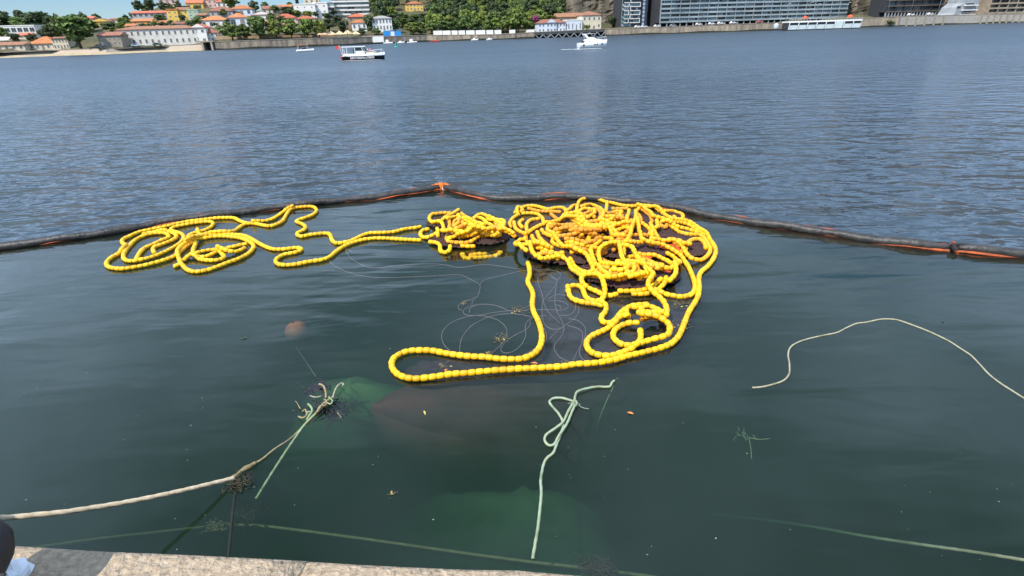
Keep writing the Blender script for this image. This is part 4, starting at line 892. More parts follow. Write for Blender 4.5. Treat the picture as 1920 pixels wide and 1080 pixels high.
house('bluish white house with orange roof on the hill', 436, 473, 8.5, 16, 29, 84, 10, 'hip', 'bluewhite', m_rtile, 1, 3)
house('white house with white gable facing the river', 475, 513, 21, 27, 40, 66, 10, 'gy', 'white', m_rtile, 1, 3, (0.35, 0.4))
house('pale house with rust roof behind the white gable', 494, 527, 10, 16, 25, 100, 9, 'gx', 'cream', m_rtile2, 1, 4)
house('low house with bright orange roof above the street trees', 517, 555, 25, 33, 42, 60, 10, 'hip', 'cream', m_rtile, 1, 4)
house('white three-storey box with few small windows', 556, 594, 6.5, 8.5, 38, 82, 12, 'flat', 'white', M_['white'], 3, 3, (0.18, 0.22), door=False)
house('taller white block stepping up right of the white box', 592, 617, 4, 6, 36, 84, 12, 'flat', 'white', M_['white'], 3, 2, (0.25, 0.3), door=False)
house('house with red roof in front of the white box', 557, 591, 29, 34.5, 46, 58, 9, 'hip', 'pink', m_rtile, 1, 4)
house('white house with orange roof at the top of the hill behind the pines', 300, 330, -10, -3, 9, 130, 9, 'gx', 'pink', m_rtile, 1, 3)
house('red-roofed house in two steps under the pink apartments', 655, 690, 25, 31, 50, 36, 9, 'hip', 'brown', m_rtile, 2, 3)
house('smaller white house with red roof below the stepped red roofs', 661, 688, 36, 42, 56, 24, 7, 'hip', 'white', m_rtile, 1, 3)
bwh = house('white and black striped two-storey house by the blue kiosk', 700, 736, 29, 34, 57, 18, 9, 'hip', 'white', m_rgrey, 2, 6, (0.5, 0.62))
house('yellow mansion with red roof standing alone in the woods', 762, 794, 2, 6.5, 20, 75, 10, 'hip', 'yellow', m_rtile, 2, 5)
house('hut with orange roof among the trees left of the white villa', 914, 936, 27.5, 30, 37, 60, 6, 'gx', 'cream', m_rtile, 1, 2)
house('small cream house with rust roof below the green house', 372, 387, 24, 28, 38, 66, 8, 'gx', 'cream', m_rtile2, 2, 2)
house('narrow white house squeezed between the red roofs', 462, 478, 33, 37, 49, 52, 8, 'gy', 'white', m_rtile, 2, 2)
house('pale orange house above the rust roof on the skyline', 524, 548, 8, 12, 24, 108, 9, 'gx', 'orange', m_rtile, 2, 3)
house('white house with red roof at the top edge beside the pink house', 408, 434, -4, 3, 14, 112, 9, 'hip', 'white', m_rtile, 1, 3)
house('grey stone house behind the roof of the long white building', 326, 352, 40, 44, 54, 46, 9, 'gx', 'grey', m_rtile2, 1, 3)
house('pink house halfway up the slope above the terrace', 286, 312, 38, 42, 52, 55, 8, 'gx', 'pink', m_rtile, 1, 3)
house('cream two-storey house behind the tallest street tree', 484, 512, 38, 43, 58, 36, 9, 'hip', 'cream', m_rtile, 2, 3)
house('white low house behind the right street trees', 530, 556, 41, 45, 58, 34, 9, 'hip', 'white', m_rtile2, 1, 4)
house('cream tower house at the top edge above the white box', 572, 600, -14, -8, 12, 118, 10, 'flat', 'cream', m_rtile, 3, 3)
house('terracotta house right of the yellow gable on the ridge', 150, 176, 30, 34, 46, 105, 8, 'gx', 'pink', m_rtile, 1, 3)
house('small white cottage under the yellow house on the slope', 238, 254, 44, 48, 57, 48, 7, 'gx', 'white', m_rtile, 1, 2)
# white villa with central gable, its wing and the larger house behind
villa = house('white riverside villa with tan roof and central dormer', 1008, 1062, 35.5, 42.5, 60.5, 5, 9, 'hip', 'bluewhite', m_rtile2, 2, 8, (0.45, 0.5))
bay = house('dormer bay in the middle of the white riverside villa', 1024, 1044, 35, 42, 60.5, 4, 3, 'gy', 'bluewhite', m_rtile2, 2, 3, (0.5, 0.5), name='villa_bay', cat='bay')
_wm = lambda o: Matrix.Translation(o.location) @ Matrix.Rotation(o.rotation_euler[2], 4, 'Z')
for c_ in list(bay.children): c_.parent = villa; c_.matrix_parent_inverse = _wm(villa).inverted() @ _wm(bay)
bpy.data.objects.remove(bay)
house('long white garden wing right of the villa', 1062, 1092, 36.5, 38.5, 58.5, 6, 7, 'flat', 'bluewhite', M_['white'], 1, 4, (0.3, 0.5))
house('larger cream house with tan hipped roof right of the villa', 1090, 1128, 20, 28, 55, 8, 12, 'hip', 'cream', m_rtile2, 2, 4, (0.4, 0.4))
house('low long roofed shed behind the white villa', 1044, 1100, 24, 31, 44, 18, 10, 'gx', 'brown', m_rtile2, 1, 4)

# pink-white apartment block with balcony bands
def banded(label, x0, x1, yb, d, dp, floor_px, n_fl, wall, band, glassm, cols=0, ground=0.0, col_n=0, name='apartment_block', yaw=None, bandh=0.36, proj=1.3, bandm=None):
    xm = (x0+x1)/2; Y = shY(xm)+d; p = at_y(xm, yb, Y); w = at_y(x1, yb, Y).x - at_y(x0, yb, Y).x
    fl = at_y(xm, yb-floor_px, Y).z - p.z; g = fl*ground
    root = thing(name, label, 'building', p, BYAW if yaw is None else yaw); ctrl(p); ctrl((p.x, p.y+dp*.5, p.z)); ctrl((p.x-w*.35, p.y, p.z)); ctrl((p.x+w*.35, p.y, p.z))
    H = g + fl*n_fl
    mb = MB(); mb.box(-w/2, w/2, 0.02 if not g else dp*.35, dp, -4, g); mb.box(-w/2, w/2, 0, dp, g, H) if g else mb.box(-w/2, w/2, 0.02, dp, 0, H)
    mb.build('wall', M_[wall], root)
    MB().box(-w/2-.3, w/2+.3, -.3, dp+.3, H+0.01, H+.6).build('roof', M_['concrete'], root)
    for f in range(n_fl):
        z0 = g + f*fl
        mb = MB(); mb.box(-w/2-.1, w/2+.1, -proj, -0.01, z0-.12, z0+.12); mb.box(-w/2-.1, w/2+.1, -proj, -proj+.12, z0+.13, z0+fl*bandh)
        mb.build('balcony', bandm or M_[band], root)
        if cols:
            mb = MB(); cw = w/cols
            for c_ in range(cols):
                if c_ == 0 or random.random() < .35: k_ = random.choice([0, 0, 0, 1, 1, 2])
                mb.box(-w/2+c_*cw+.12, -w/2+(c_+1)*cw-.12, -0.09, -0.02, z0+.15, z0+fl-.3, k_)
                if c_ % 4 == 0: mb.box(-w/2+c_*cw-.1, -w/2+c_*cw+.1, -proj, -0.1, z0+.14, z0+fl-.14, 3)
            mb.build('glazing', glassm, root)
    if col_n and g:
        me = MB().box(-.35, .35, -.35, .35, 0, g).mesh('column', M_['concrete'])
        for c_ in range(col_n+1):
            o = link('column', me, root); o.location = (-w/2+.4+(w-.8)*c_/col_n, -proj*0.4, 0)
    return root
m_cur = mat('curtain_pale', (0.36, 0.40, 0.42), 0.6, 0.2, .6); m_cur2 = mat('glass_teal', (0.18, 0.27, 0.29), 0.2, 0.3, .4, spec=.6)
GL = [m_glass, m_cur2, m_cur, M_['concrete']]
m_band = mat('balcony_glass', (0.27, 0.32, 0.335), 0.3, 0.35, .08, spec=.6)
m_scaf = mat('scaffold_band', (0.10, 0.085, 0.07), .8, .3, .4, col2=(0.2, 0.15, 0.11))
banded('cream apartment block with long balcony bands above the red roofs', 628, 694, 36, 95, 14, 8.0, 8, 'cream', 'white', GL, 10)
banded('lower stepped wing of the cream apartment block', 608, 630, 38, 92, 12, 8.0, 4, 'cream', 'white', GL, 4)
banded('very long grey-teal apartment block on columns over the right quay', 1219, 1612, 47.5, 22, 16, 7.9, 13, 'darkwall', 'concrete', GL, 84, 1.25, 30, bandm=m_band)
tw = banded('dark glass tower with white zigzag balcony frames by the cliff', 1163, 1200, 50, 14, 14, 7.4, 12, 'darkwall', 'darkwall', GL, 8, bandh=0.12, proj=0.5)
# white meander frames on the tower
xm = 1181.5; Y = shY(xm)+14; w = at_y(1200, 50, Y).x - at_y(1163, 50, Y).x; fl = at_y(xm, 42.6, Y).z - at_y(xm, 50, Y).z
mb = MB(); mL = -w/2; xs_a = [mL+w*.10, mL+w*.36, mL+w*.42, mL+w*.97]
for f in range(0, 12):
    z0 = f*fl
    mb.box(xs_a[2], xs_a[3], -1.0, -0.52, z0+fl-.22, z0+fl+.22)
    if f: xx = xs_a[3] if f % 2 else xs_a[2]; mb.box(xx-.22 if f % 2 else xx, xx if f % 2 else xx+.22, -0.98, -0.52, z0+.23, z0+fl-.23)
    if f and f % 2: mb.box(xs_a[0], xs_a[1], -1.0, -0.52, z0-.2, z0+.2); mb.box(xs_a[0], xs_a[1], -1.0, -0.52, z0+fl-.2, z0+fl+.2); mb.box(xs_a[1]-.22, xs_a[1], -0.98, -0.52, z0+.21, z0+fl-.21)
mb.build('zigzag_frame', M_['white'], tw)
MB().box(w/2+.02, w/2+5.2, 0.3, 12, -3, fl*12).build('side_wing', mat('wall_navy', (0.035, 0.045, 0.07), .6, .2, .4), tw)
me = MB().box(-.7, .7, -.1, .02, 0, 1.7).mesh('window', [mat('pane_pale', (0.35, 0.42, 0.5), .3, .1, 1)])
for f in range(12): o = link('window', me, tw); o.location = (w/2+2.6, 0.28, f*fl+.6)
# right-hand complexes
banded('dark scaffolded building with thin floor bands right of the long block', 1646, 1776, 31, 26, 14, 10.5, 7, 'darkwall', 'brown', [m_glass, m_glass, m_dkmet, m_dkmet], 26, 0.9, 18, bandh=0.10, proj=1.0, bandm=m_scaf)
banded('stone terraces with rows of bays at the far right', 1832, 1990, 24, 26, 14, 8.6, 7, 'stone', 'stone', [m_glass, M_['stone'], m_dkmet, M_['stone']], 30, bandh=0.3, proj=1.6)
cx0 = thing('concrete_building', 'grey concrete building with stepped diagonal side over the water at right', 'building', bank(1795, 46, 8), BYAW)
Wc = at_y(1830, 46, shY(1795)+8).x - at_y(1772, 46, shY(1795)+8).x; hc = lambda py: at_y(1795, py, shY(1795)+8).z - cx0.location.z
mb = MB(); prof = [(-Wc*.5, hc(38)), (Wc*.28, hc(38)), (Wc*.33, hc(25)), (Wc*.6, hc(24)), (Wc*.62, hc(-40)), (Wc*.10, hc(-40)), (Wc*.02, hc(6)), (-Wc*.16, hc(14)), (-Wc*.22, hc(24)), (-Wc*.42, hc(32))]
n_ = len(prof); mb.add([(x, 0, z) for x, z in prof] + [(x, 12, z) for x, z in prof], [tuple(range(n_)), tuple(range(2*n_-1, n_-1, -1))] + [(i, i+n_, (i+1) % n_+n_, (i+1) % n_) for i in range(n_)])
mb.build('wall', M_['concrete'], cx0)
for (px_, py_, w_, h_) in ((1796, 14, 3.0, 1.3), (1784, 33, 1.6, 1.4), (1801, 31, 1.6, 1.4), (1817, 21, 6, 1.5), (1822, 9, 7, 1.5)):
    q_ = at_y(px_, py_, shY(1795)+8) - cx0.location; o = MB().box(-w_/2, w_/2, -.12, .02, 0, h_).build('window', m_glass, cx0); o.location = (q_.x, 0, q_.z-.5)
for (px_, ) in ((1788,), (1806,), (1812,)):
    q_ = at_y(px_, 46, shY(1795)+8) - cx0.location; MB().bar((q_.x, 1, -3), (q_.x+1.2, 1, hc(37)), .8).build('support', M_['concrete'], cx0)
for py_, a, b in ((10, 1812, 1840), (19, 1806, 1838), (28, 1804, 1834)):
    qa_, qb_ = (at_y(v, py_, shY(1795)+6) - cx0.location for v in (a, b)); MB().box(qa_.x, qb_.x, -2.2, -.02, qa_.z-.3, qa_.z+.3).build('balcony', M_['white'], cx0)

# ---- quay walls, embankment, truss pier
m_qstone = mat('far_quay_stone', (0.12, 0.10, 0.08), .9, .4, .45, bump=.2, bscale=1.5, col2=(0.42, 0.34, 0.25), detail=8, stretch=(1, 1, .22))
m_emb = mat('embankment', (0.42, 0.32, 0.25), .9, .25, .3, col2=(0.34, 0.29, 0.21)); m_sand = mat('sand', (0.36, 0.29, 0.18), .95, .2, .2, bump=.1, bscale=1)
m_qdark = mat('pier_dark', (0.03, 0.032, 0.03), .9, .3, .5)
def quay_seg(label, a, b, m, d=0.0, slope=0.0, name='river_wall', step=20, cope=True, tops=None, bots=-1.5):
    xs = list(np.arange(a, b, step)) + [b]; r0 = bank(a, 60, d); root = thing(name, label, 'wall', (r0.x, r0.y, 0))
    mb = MB(); mc = MB(); vs = []; vc = []
    for px in xs:
        Y = shY(px)+d; tp = at_y(px, (tops or top_py)(px), Y+slope); X = tp.x; zt = tp.z
        vs += [Vector((X, Y, bots))-root.location, Vector((X, Y+slope, zt-.02))-root.location, Vector((X, Y+slope+1.4, zt-.02))-root.location]
        vc += [Vector((X, Y+slope-.15, zt-.01))-root.location, Vector((X, Y+slope-.15, zt+.28))-root.location, Vector((X, Y+slope+1.2, zt+.28))-root.location, Vector((X, Y+slope+1.2, zt-.01))-root.location]
        ctrl((X, Y+slope+1, zt-.15))
        if bots > 0: ctrl((X, Y-1.2, bots)); ctrl((X, Y-4, bots))
    k_ = len(xs)
    mb.add(vs, [f for i in range(k_-1) for f in ((3*i, 3*i+3, 3*i+4, 3*i+1), (3*i+1, 3*i+4, 3*i+5, 3*i+2))]); mb.build('wall_face', m, root)
    if cope: mc.add(vc, [f for i in range(k_-1) for f in ((4*i, 4*i+4, 4*i+5, 4*i+1), (4*i+1, 4*i+5, 4*i+6, 4*i+2))]); mc.build('coping', M_['stone'], root)
    return root
quay_seg('pale sloping embankment along the left waterfront', -480, 384, m_emb, 3.0, 4.0)
mb = MB(); vs = []
for px in range(-480, 400, 20):
    Y = shY(px); vs += [Vector((at_y(px, 100, Y-1).x, Y+0.6+0.5*math.sin(px*.05), -0.15)), Vector((at_y(px, 100, Y+3.2).x, Y+3.3, 0.9))]
mb.add(vs, [(2*i, 2*i+2, 2*i+3, 2*i+1) for i in range(len(vs)//2-1)]); struct(mb.build('beach', m_sand))
quay_seg('dark stone river wall below the street trees', 402, 700, m_qstone)
quay_seg('brown river wall below the blue kiosk and the long white wall', 700, 1002, m_qstone)
quay_seg('stained stone river wall under the long apartment block', 1134, 1462, m_qstone)
quay_seg('low stone bank behind the moored white ship', 1462, 1690, m_qstone)
quay_seg('grey river wall with pilasters at the far right', 1690, 2480, mat('far_quay_grey', (0.26, 0.25, 0.23), .9, .3, .5, col2=(0.36, 0.33, 0.28)))
quay_seg('upper retaining wall of tan stone behind the street trees', 404, 642, mat('retaining', (0.40, 0.28, 0.18), .9, .25, .4), 13, tops=lambda px: np.interp(px, [404, 642], [66.5, 63]), bots=4.0)
pr = quay_seg('dark recess wall behind the trussed pier', 1000, 1136, m_qdark, 4.0)
pier = thing('trussed_pier', 'dark trussed pier with criss-cross struts below the white villa', 'pier', bank(1067, 66, 0)); pier.location.z = 0
mb = MB(); vs = []
for px in range(998, 1138, 8):
    Y = shY(px); t_ = at_y(px, top_py(px)-.3, Y+.5); b_ = at_y(px, top_py(px)+5, Y+.5)
    vs += [Vector((t_.x, Y+.4, b_.z)), Vector((t_.x, Y+.4, t_.z)), Vector((t_.x, Y+5, t_.z)), Vector((t_.x, Y+5, b_.z))]
mb.add([v-pier.location for v in vs], [(4*i+k_, 4*i+4+k_, 4*i+4+(k_+1) % 4, 4*i+(k_+1) % 4) for i in range(len(vs)//4-1) for k_ in range(4)])
mb.build('deck', mat('pier_deck', (0.06, 0.065, 0.06), .8, .3, .5), pier)
for i in range(9):
    pa, pb, pc = 1004+i*14.5, 1011+i*14.5, 1018+i*14.5
    f_ = lambda px, low: Vector((at_y(px, 66, shY(px)).x, shY(px)+.2, -0.3 if low else at_y(px, top_py(px)+5, shY(px)).z)) - pier.location
    for a, b in ((pa, pb), (pc, pb)): MB().bar(f_(a, False), f_(b, True), .38).build('strut', M_['concrete'], pier)
# pilasters on the far right wall
pw = [o for o in COL.objects if o.get('label', '').startswith('grey river wall with pilasters')][0]
for px in list(range(1700, 1770, 17)) + list(range(1838, 1960, 12)):
    Y = shY(px); X = at_y(px, 40, Y).x; zt = at_y(px, top_py(px), Y).z
    o = MB().box(-.45, .45, -.55, .0, -1, zt-.2).build('pilaster', M_['stone'], pw); o.location = Vector((X, Y, 0)) - pw.location
for o in [q_ for q_ in COL.objects if q_.name.startswith('river_wall')]:
    wf = [c_ for c_ in o.children if c_.name.startswith('wall_face')]
    if not wf or 'retaining' in o['label'] or 'embankment' in o['label']: continue
    V = [v.co for v in wf[0].data.vertices]; mb = MB(); vs = []
    for i in range(0, len(V), 3): vs += [V[i] + Vector((0, -.06, 1.2)), V[i] + Vector((0, -.06, 2.3 + .25*math.sin(i*1.7)))]
    mb.add(vs, [(2*i, 2*i+2, 2*i+3, 2*i+1) for i in range(len(vs)//2-1)]); mb.build('tide_band', mat('tide_weed', (0.035, 0.036, 0.024), .9, .4, .6), o)
# dark boat-slip opening in the left embankment
sl = thing('slipway', 'dark slipway opening where the embankment meets the stone wall', 'slipway', bank(394, 94, 2)); sl.location.z = 0
sp0 = sl.location
zt = at_y(394, 79, sp0.y).z
wv = at_y(403, 90, sp0.y).x - at_y(384, 90, sp0.y).x
MB().box(-wv/2, wv/2, 1.2, 2.0, -1, zt).build('back_wall', m_qdark, sl); MB().box(-wv/2-.2, -wv/2+.8, -2, 2.0, -1, zt).build('pier', M_['stone'], sl); MB().box(wv/2-.8, wv/2+.2, -2, 2, -1, zt).build('pier', M_['stone'], sl); MB().box(-wv/2-2.5, wv/2+1, -2.1, 3, zt, zt+.7).build('lintel', M_['stone'], sl)
# long white wall with pilasters
lw = thing('garden_wall', 'long white garden wall with gaps under the trees', 'wall', bank(874, 66, 7))
for i, (a, b) in enumerate([(813, 829), (830, 845), (847, 858), (860, 872), (874, 890), (892, 910), (912, 925), (927, 940), (955, 966), (986, 1002)]):
    pa, pb = bank(a, 65.5 - (a-813)*.028, 7), bank(b, 65.5 - (b-813)*.028, 7); hh = at_y(a, 57.8 - (a-813)*.012, shY(a)+7).z
    v = [pa, pb]; MB().box(pa.x-lw.location.x, pb.x-lw.location.x, (pa.y+pb.y)/2-lw.location.y-.2, (pa.y+pb.y)/2-lw.location.y+.2, pa.z-lw.location.z-2, hh-lw.location.z).build('wall_panel', M_['white'], lw)
ctrl(lw.location)
# ---- cliff on the right
m_rock = mat('cliff_rock', (0.035, 0.04, 0.03), .95, .4, .16, bump=.8, bscale=.35, col2=(0.19, 0.15, 0.11), stretch=(1, 1, .4), detail=8)
mb = MB(); NU, NV = 150, 30; vs = []
for i in range(NU+1):
    px = 1040 + i*(2300-1040)/NU
    near = np.interp(px, [1040, 1090, 1140, 1158, 1205, 1216, 1240, 1600, 1640, 1780, 2300], [70, 42, 30, 27, 27, 22, 48, 48, 34, 48, 48])
    Y = shY(px)+near; X = at_y(px, 40, Y).x
    for j in range(NV+1):
        z = 2 + 58*j/NV; w_ = 3.2*math.sin(i*.9+j*.21)*math.sin(i*.31+1.3) + 1.8*math.sin(i*2.1+j*.5) + rng.uniform(-1, 1)*1.0
        vs.append((X + rng.uniform(-.6, .6), Y + w_ + j*.35, z))
mb.add(vs, [(i*(NV+1)+j, (i+1)*(NV+1)+j, (i+1)*(NV+1)+j+1, i*(NV+1)+j+1) for i in range(NU) for j in range(NV)])
struct(mb.build('cliff', m_rock))
for px in range(1060, 2300, 60): ctrl((at_y(px, 40, shY(px)+35).x, shY(px)+40, 8.0))

# ---- trees
def crown_mesh(seed, kind):
    r_ = np.random.default_rng(seed); lumps = []
    if kind == 'cypress':
        for i in range(12): t = i/11; lumps.append((r_.normal(0, .04), r_.normal(0, .04), .06+.88*t, .30*(1-t)**.7+.08, .12))
    elif kind == 'pine':
        for i in range(14): a = r_.uniform(0, 6.28); q_ = r_.uniform(0, .36); lumps.append((q_*math.cos(a), q_*math.sin(a), .82-q_*.35+r_.normal(0, .02), .17, .10))
    else:
        for i in range(22):
            a = r_.uniform(0, 6.28); z = r_.uniform(.28, .88); q_ = r_.uniform(.05, .36)*math.sin(math.pi*min(max((z-.12)/.9, .1), .95))
            lumps.append((q_*math.cos(a), q_*math.sin(a), z, r_.uniform(.10, .19), r_.uniform(.07, .13)))
    N = 1500; vs = []; 
    for k_ in range(N):
        L = lumps[r_.integers(len(lumps))]; d = r_.normal(size=3); d /= np.linalg.norm(d); rr = r_.uniform(.75, 1.08)
        c = np.array([L[0]+d[0]*L[3]*rr, L[1]+d[1]*L[3]*rr, L[2]+d[2]*L[4]*rr])
        nrm = d + r_.normal(size=3)*.6; nrm /= np.linalg.norm(nrm); u = np.cross(nrm, r_.normal(size=3)); u /= np.linalg.norm(u); v = np.cross(nrm, u)
        s_ = r_.uniform(.028, .055)
        vs += [c-u*s_-v*s_*.6, c+u*s_-v*s_*.5, c+u*s_*.8+v*s_*.6, c-u*s_*.9+v*s_*.6]
    mb = MB(); mb.add(vs, [(4*k_, 4*k_+1, 4*k_+2, 4*k_+3) for k_ in range(N)]); return mb
def leaf_mat(name, c, c2):
    m = mat(name, c, .75, .3, .35, rnd=.22, col2=c2, coord='Object', detail=3); return m
LM = {'broad': leaf_mat('foliage_mid', (0.060, 0.105, 0.026), (0.150, 0.20, 0.045)), 'bright': leaf_mat('foliage_bright', (0.10, 0.15, 0.025), (0.22, 0.26, 0.050)), 'dark': leaf_mat('foliage_dark', (0.036, 0.060, 0.024), (0.085, 0.115, 0.038)),
      'pine': leaf_mat('foliage_pine', (0.036, 0.052, 0.026), (0.085, 0.10, 0.045)), 'cypress': leaf_mat('foliage_cypress', (0.016, 0.03, 0.014), (0.04, 0.055, 0.02))}
CR = {}
for kd in LM:
    CR[kd] = [crown_mesh(11*i+hash_, kd if kd in ('pine', 'cypress') else 'broad').mesh('crown', LM[kd]) for i, hash_ in enumerate((3, 17, 29))]
m_bark = mat('bark', (0.085, 0.065, 0.045), .9, .3, 4)
mb = MB(); mb.tube([(0, 0, -.08), (0.005, 0, .15), (-.01, .01, .35), (.01, 0, .6)], .03, 7, rfun=lambda t: 1.2-.8*t)
for a in (0.4, 2.3, 4.2, 5.3): mb.tube([(0, 0, .22+.03*a), (.10*math.cos(a), .10*math.sin(a), .36+.03*a), (.2*math.cos(a), .2*math.sin(a), .5+.03*a)], .014, 5, rfun=lambda t: 1-.7*t)
TRUNK = mb.mesh('trunk', m_bark)
PT = MB().tube([(0, 0, -.05), (.02, 0, .3), (-.01, .01, .6), (0, 0, .8)], .022, 7, rfun=lambda t: 1.1-.5*t).mesh('trunk', m_bark)
tn = [0]
def tree(px, yb, yt, wpx, d, kind, label, group=None, name='tree'):
    Y = shY(px)+d; p = at_y(px, yb, Y); h = at_y(px, yt, Y).z - p.z; w = at_y(px+wpx/2, yb, Y).x - at_y(px-wpx/2, yb, Y).x
    root = thing(name, label, 'tree', p, random.uniform(0, 6.28), group); root.scale = (w*1.05, w*1.05, h*1.02); ctrl(p)
    tn[0] += 1
    link('trunk', PT if kind in ('pine', 'cypress') else TRUNK, root); link('crown', CR[kind][tn[0] % 3], root)
tree(152, 90, 27, 78, 9, 'broad', 'big spreading green tree by the left waterfront', name='plane_tree')
tree(120, 76, 25, 30, 30, 'broad', 'tree close behind the left shoulder of the big spreading tree')
tree(96, 76, 46, 30, 26, 'dark', 'dark bushy tree left of the big spreading tree')
for px, yb, yt, w_, d, k_, lab in [(10, 70, 20, 46, 75, 'pine', 'dark umbrella pine at the left edge of the sky'), (47, 60, 15, 20, 90, 'pine', 'small umbrella pine poking above the others'), (78, 66, 20, 56, 72, 'pine', 'largest dark umbrella pine on the left skyline'),
        (40, 64, 30, 30, 65, 'broad', 'green tree between the umbrella pines'), (162, 52, 22, 22, 120, 'dark', 'dark tree on the ridge above the big spreading tree'), (186, 52, 25, 20, 125, 'dark', 'small ridge tree right of the big spreading tree'),
        (30, 80, 62, 26, 24, 'dark', 'bush below the white villa'), (65, 82, 62, 24, 25, 'dark', 'bush above the wide red hipped roof'), (5, 72, 50, 30, 40, 'broad', 'tree left of the white villa'), (82, 72, 56, 22, 30, 'dark', 'shrub below the grey barn'),
        (208, 60, 40, 34, 60, 'dark', 'dark tree behind the red-roofed two-storey house'), (232, 56, 40, 24, 65, 'broad', 'green tree left of the orange house'), (265, 46, 26, 26, 92, 'broad', 'tree above the orange house'), (240, 44, 27, 16, 110, 'dark', 'ridge shrub left of the arcaded terrace'),
        (262, 24, 0, 24, 115, 'dark', 'dark tree at the left end of the hilltop grove'), (285, 24, -2, 26, 112, 'dark', 'second dark tree in the hilltop grove'), (310, 24, 2, 24, 110, 'dark', 'third dark tree in the hilltop grove'), (336, 20, 2, 18, 118, 'dark', 'dark tree at the right end of the hilltop grove'),
        (435, 20, -8, 40, 105, 'broad', 'green tree on the skyline above the bluish white house'), (480, 26, 0, 24, 98, 'dark', 'dark round tree on the skyline left of the rust roof'), (545, 34, 12, 34, 96, 'dark', 'dark tree left of the white three-storey box'),
        (560, 20, -16, 10, 100, 'cypress', 'tall cypress at the top edge of the picture'), (300, 48, 38, 30, 60, 'broad', 'bush behind the roof of the long white building'), (345, 50, 38, 28, 55, 'broad', 'bush below the yellow houses'), (372, 44, 30, 18, 60, 'broad', 'shrub below the green house'),
        (276, 62, 44, 20, 30, 'broad', 'low tree behind the left end of the long white building'), (470, 46, 32, 16, 60, 'dark', 'shrub between the white houses'), (416, 50, 36, 14, 50, 'dark', 'shrub beside the broad orange roof')]: tree(px, yb, yt, w_, d, k_, lab)
GS = 'street trees on the quay'
for px, yb, yt, w_, lab in [(437, 77, 41, 50, 'leftmost street tree on the quay wall'), (460, 76, 45, 34, 'second street tree from the left on the quay wall'), (488, 76, 29, 48, 'tallest street tree in the row on the quay wall'), (520, 75, 34, 40, 'middle street tree in the row on the quay wall'), (548, 74.5, 35, 40, 'third street tree from the right on the quay wall'), (578, 74, 34, 38, 'second street tree from the right on the quay wall'), (600, 73, 36, 36, 'rightmost street tree on the quay wall')]:
    tree(px, yb, yt, w_, 7, 'bright' if px > 500 else 'broad', lab, GS, 'street_tree')
for px, yb, yt, w_, d, k_, lab in [(618, 60, 34, 34, 40, 'dark', 'dark tree left of the stepped red-roofed house'), (645, 64, 38, 30, 34, 'dark', 'dark tree in front of the cream apartments'), (632, 50, 28, 24, 60, 'dark', 'tree below the stepped wing'), (668, 40, 24, 26, 60, 'dark', 'dark tree just under the cream apartments'),
        (695, 62, 28, 30, 22, 'dark', 'dark tree between the red roofs and the striped house'), (680, 66, 52, 26, 12, 'dark', 'low dark shrub under the small red-roofed house'), (706, 66, 52, 20, 10, 'broad', 'olive shrub in front of the striped house'), (742, 62, 36, 30, 20, 'broad', 'green tree right of the striped house'), (705, 32, 10, 26, 60, 'broad', 'yellow-green tree above the striped house'),
        (972, 62, 14, 44, 10, 'bright', 'tall light green tree by the long white wall'), (998, 60, 40, 22, 14, 'broad', 'green tree left of the white villa'), (1030, 38, 28, 26, 22, 'bright', 'light green bush over the villa roof'), (1100, 56, 47, 18, 4, 'broad', 'round bush in front of the cream house'), (1148, 52, 30, 26, 24, 'dark', 'dark tree at the foot of the cliff'),
        (1052, 30, 4, 30, 40, 'dark', 'dark tree at the left edge of the cliff'), (1775, 28, 2, 26, 38, 'dark', 'dark tree beside the concrete building'), (1664, 50, 38, 26, 1.5, 'broad', 'green shrub on the low bank right of the white ship'), (1606, 50, 34, 14, 2, 'dark', 'narrow shrub at the stern of the white ship')]: tree(px, yb, yt, w_, d, k_, lab)
tree(1006, 48, 34, 26, 16, 'broad', 'bush with purple blossom left of the villa'); 
m_blos = mat('blossom', (0.30, 0.06, 0.20), .7, .3, .5)
bl_m = crown_mesh(77, 'broad').mesh('crown', m_blos)
p = bank(1012, 42, 12); t_ = thing('bougainvillea', 'purple flowering shrub beside the white villa', 'shrub', bank(1004, 46, 12)); t_.scale = (6, 5, 6); link('trunk', TRUNK, t_); link('crown', bl_m, t_)
GB = 'bushes between the hillside houses'
rb = random.Random(12)
for i in range(95):
    px = rb.uniform(-60, 640); d = rb.uniform(24, 125); t_ = (d-20)/110
    y0 = np.interp(px, [-60, 60, 200, 300, 420, 640], [80, 80, 66, 62, 56, 54]); y1 = np.interp(px, [-60, 60, 200, 260, 330, 420, 640], [48, 52, 42, 24, 10, 8, 12])
    yb = y0 + (y1-y0)*t_ + rb.uniform(0, 3); w_ = rb.uniform(12, 26)
    kd = rb.choice(['broad', 'dark', 'dark', 'broad', 'bright'])
    tree(px, yb, yb - w_*rb.uniform(.55, .85), w_, d, kd, '%s bushy shrub %s between the houses' % ({'broad': 'mid green', 'dark': 'dark green', 'bright': 'yellow-green'}[kd], 'on the far-left slope' if px < 230 else 'on the slope above the long white building' if px < 400 else 'on the slope behind the street trees'), GB, 'hillside_shrub')
for px, yb, yt, w_, d, lab in [(14, 62, 19, 56, 74, 'broad dark tree mass at the left edge of the skyline'), (80, 62, 21, 62, 71, 'broad dark domed tree left of the big spreading tree'), (108, 70, 27, 34, 45, 'dark tree peeping over the left side of the big spreading tree'), (150, 60, 26, 60, 60, 'green tree directly behind the big spreading tree')]: tree(px, yb, yt, w_, d, 'dark' if px < 120 else 'broad', lab)
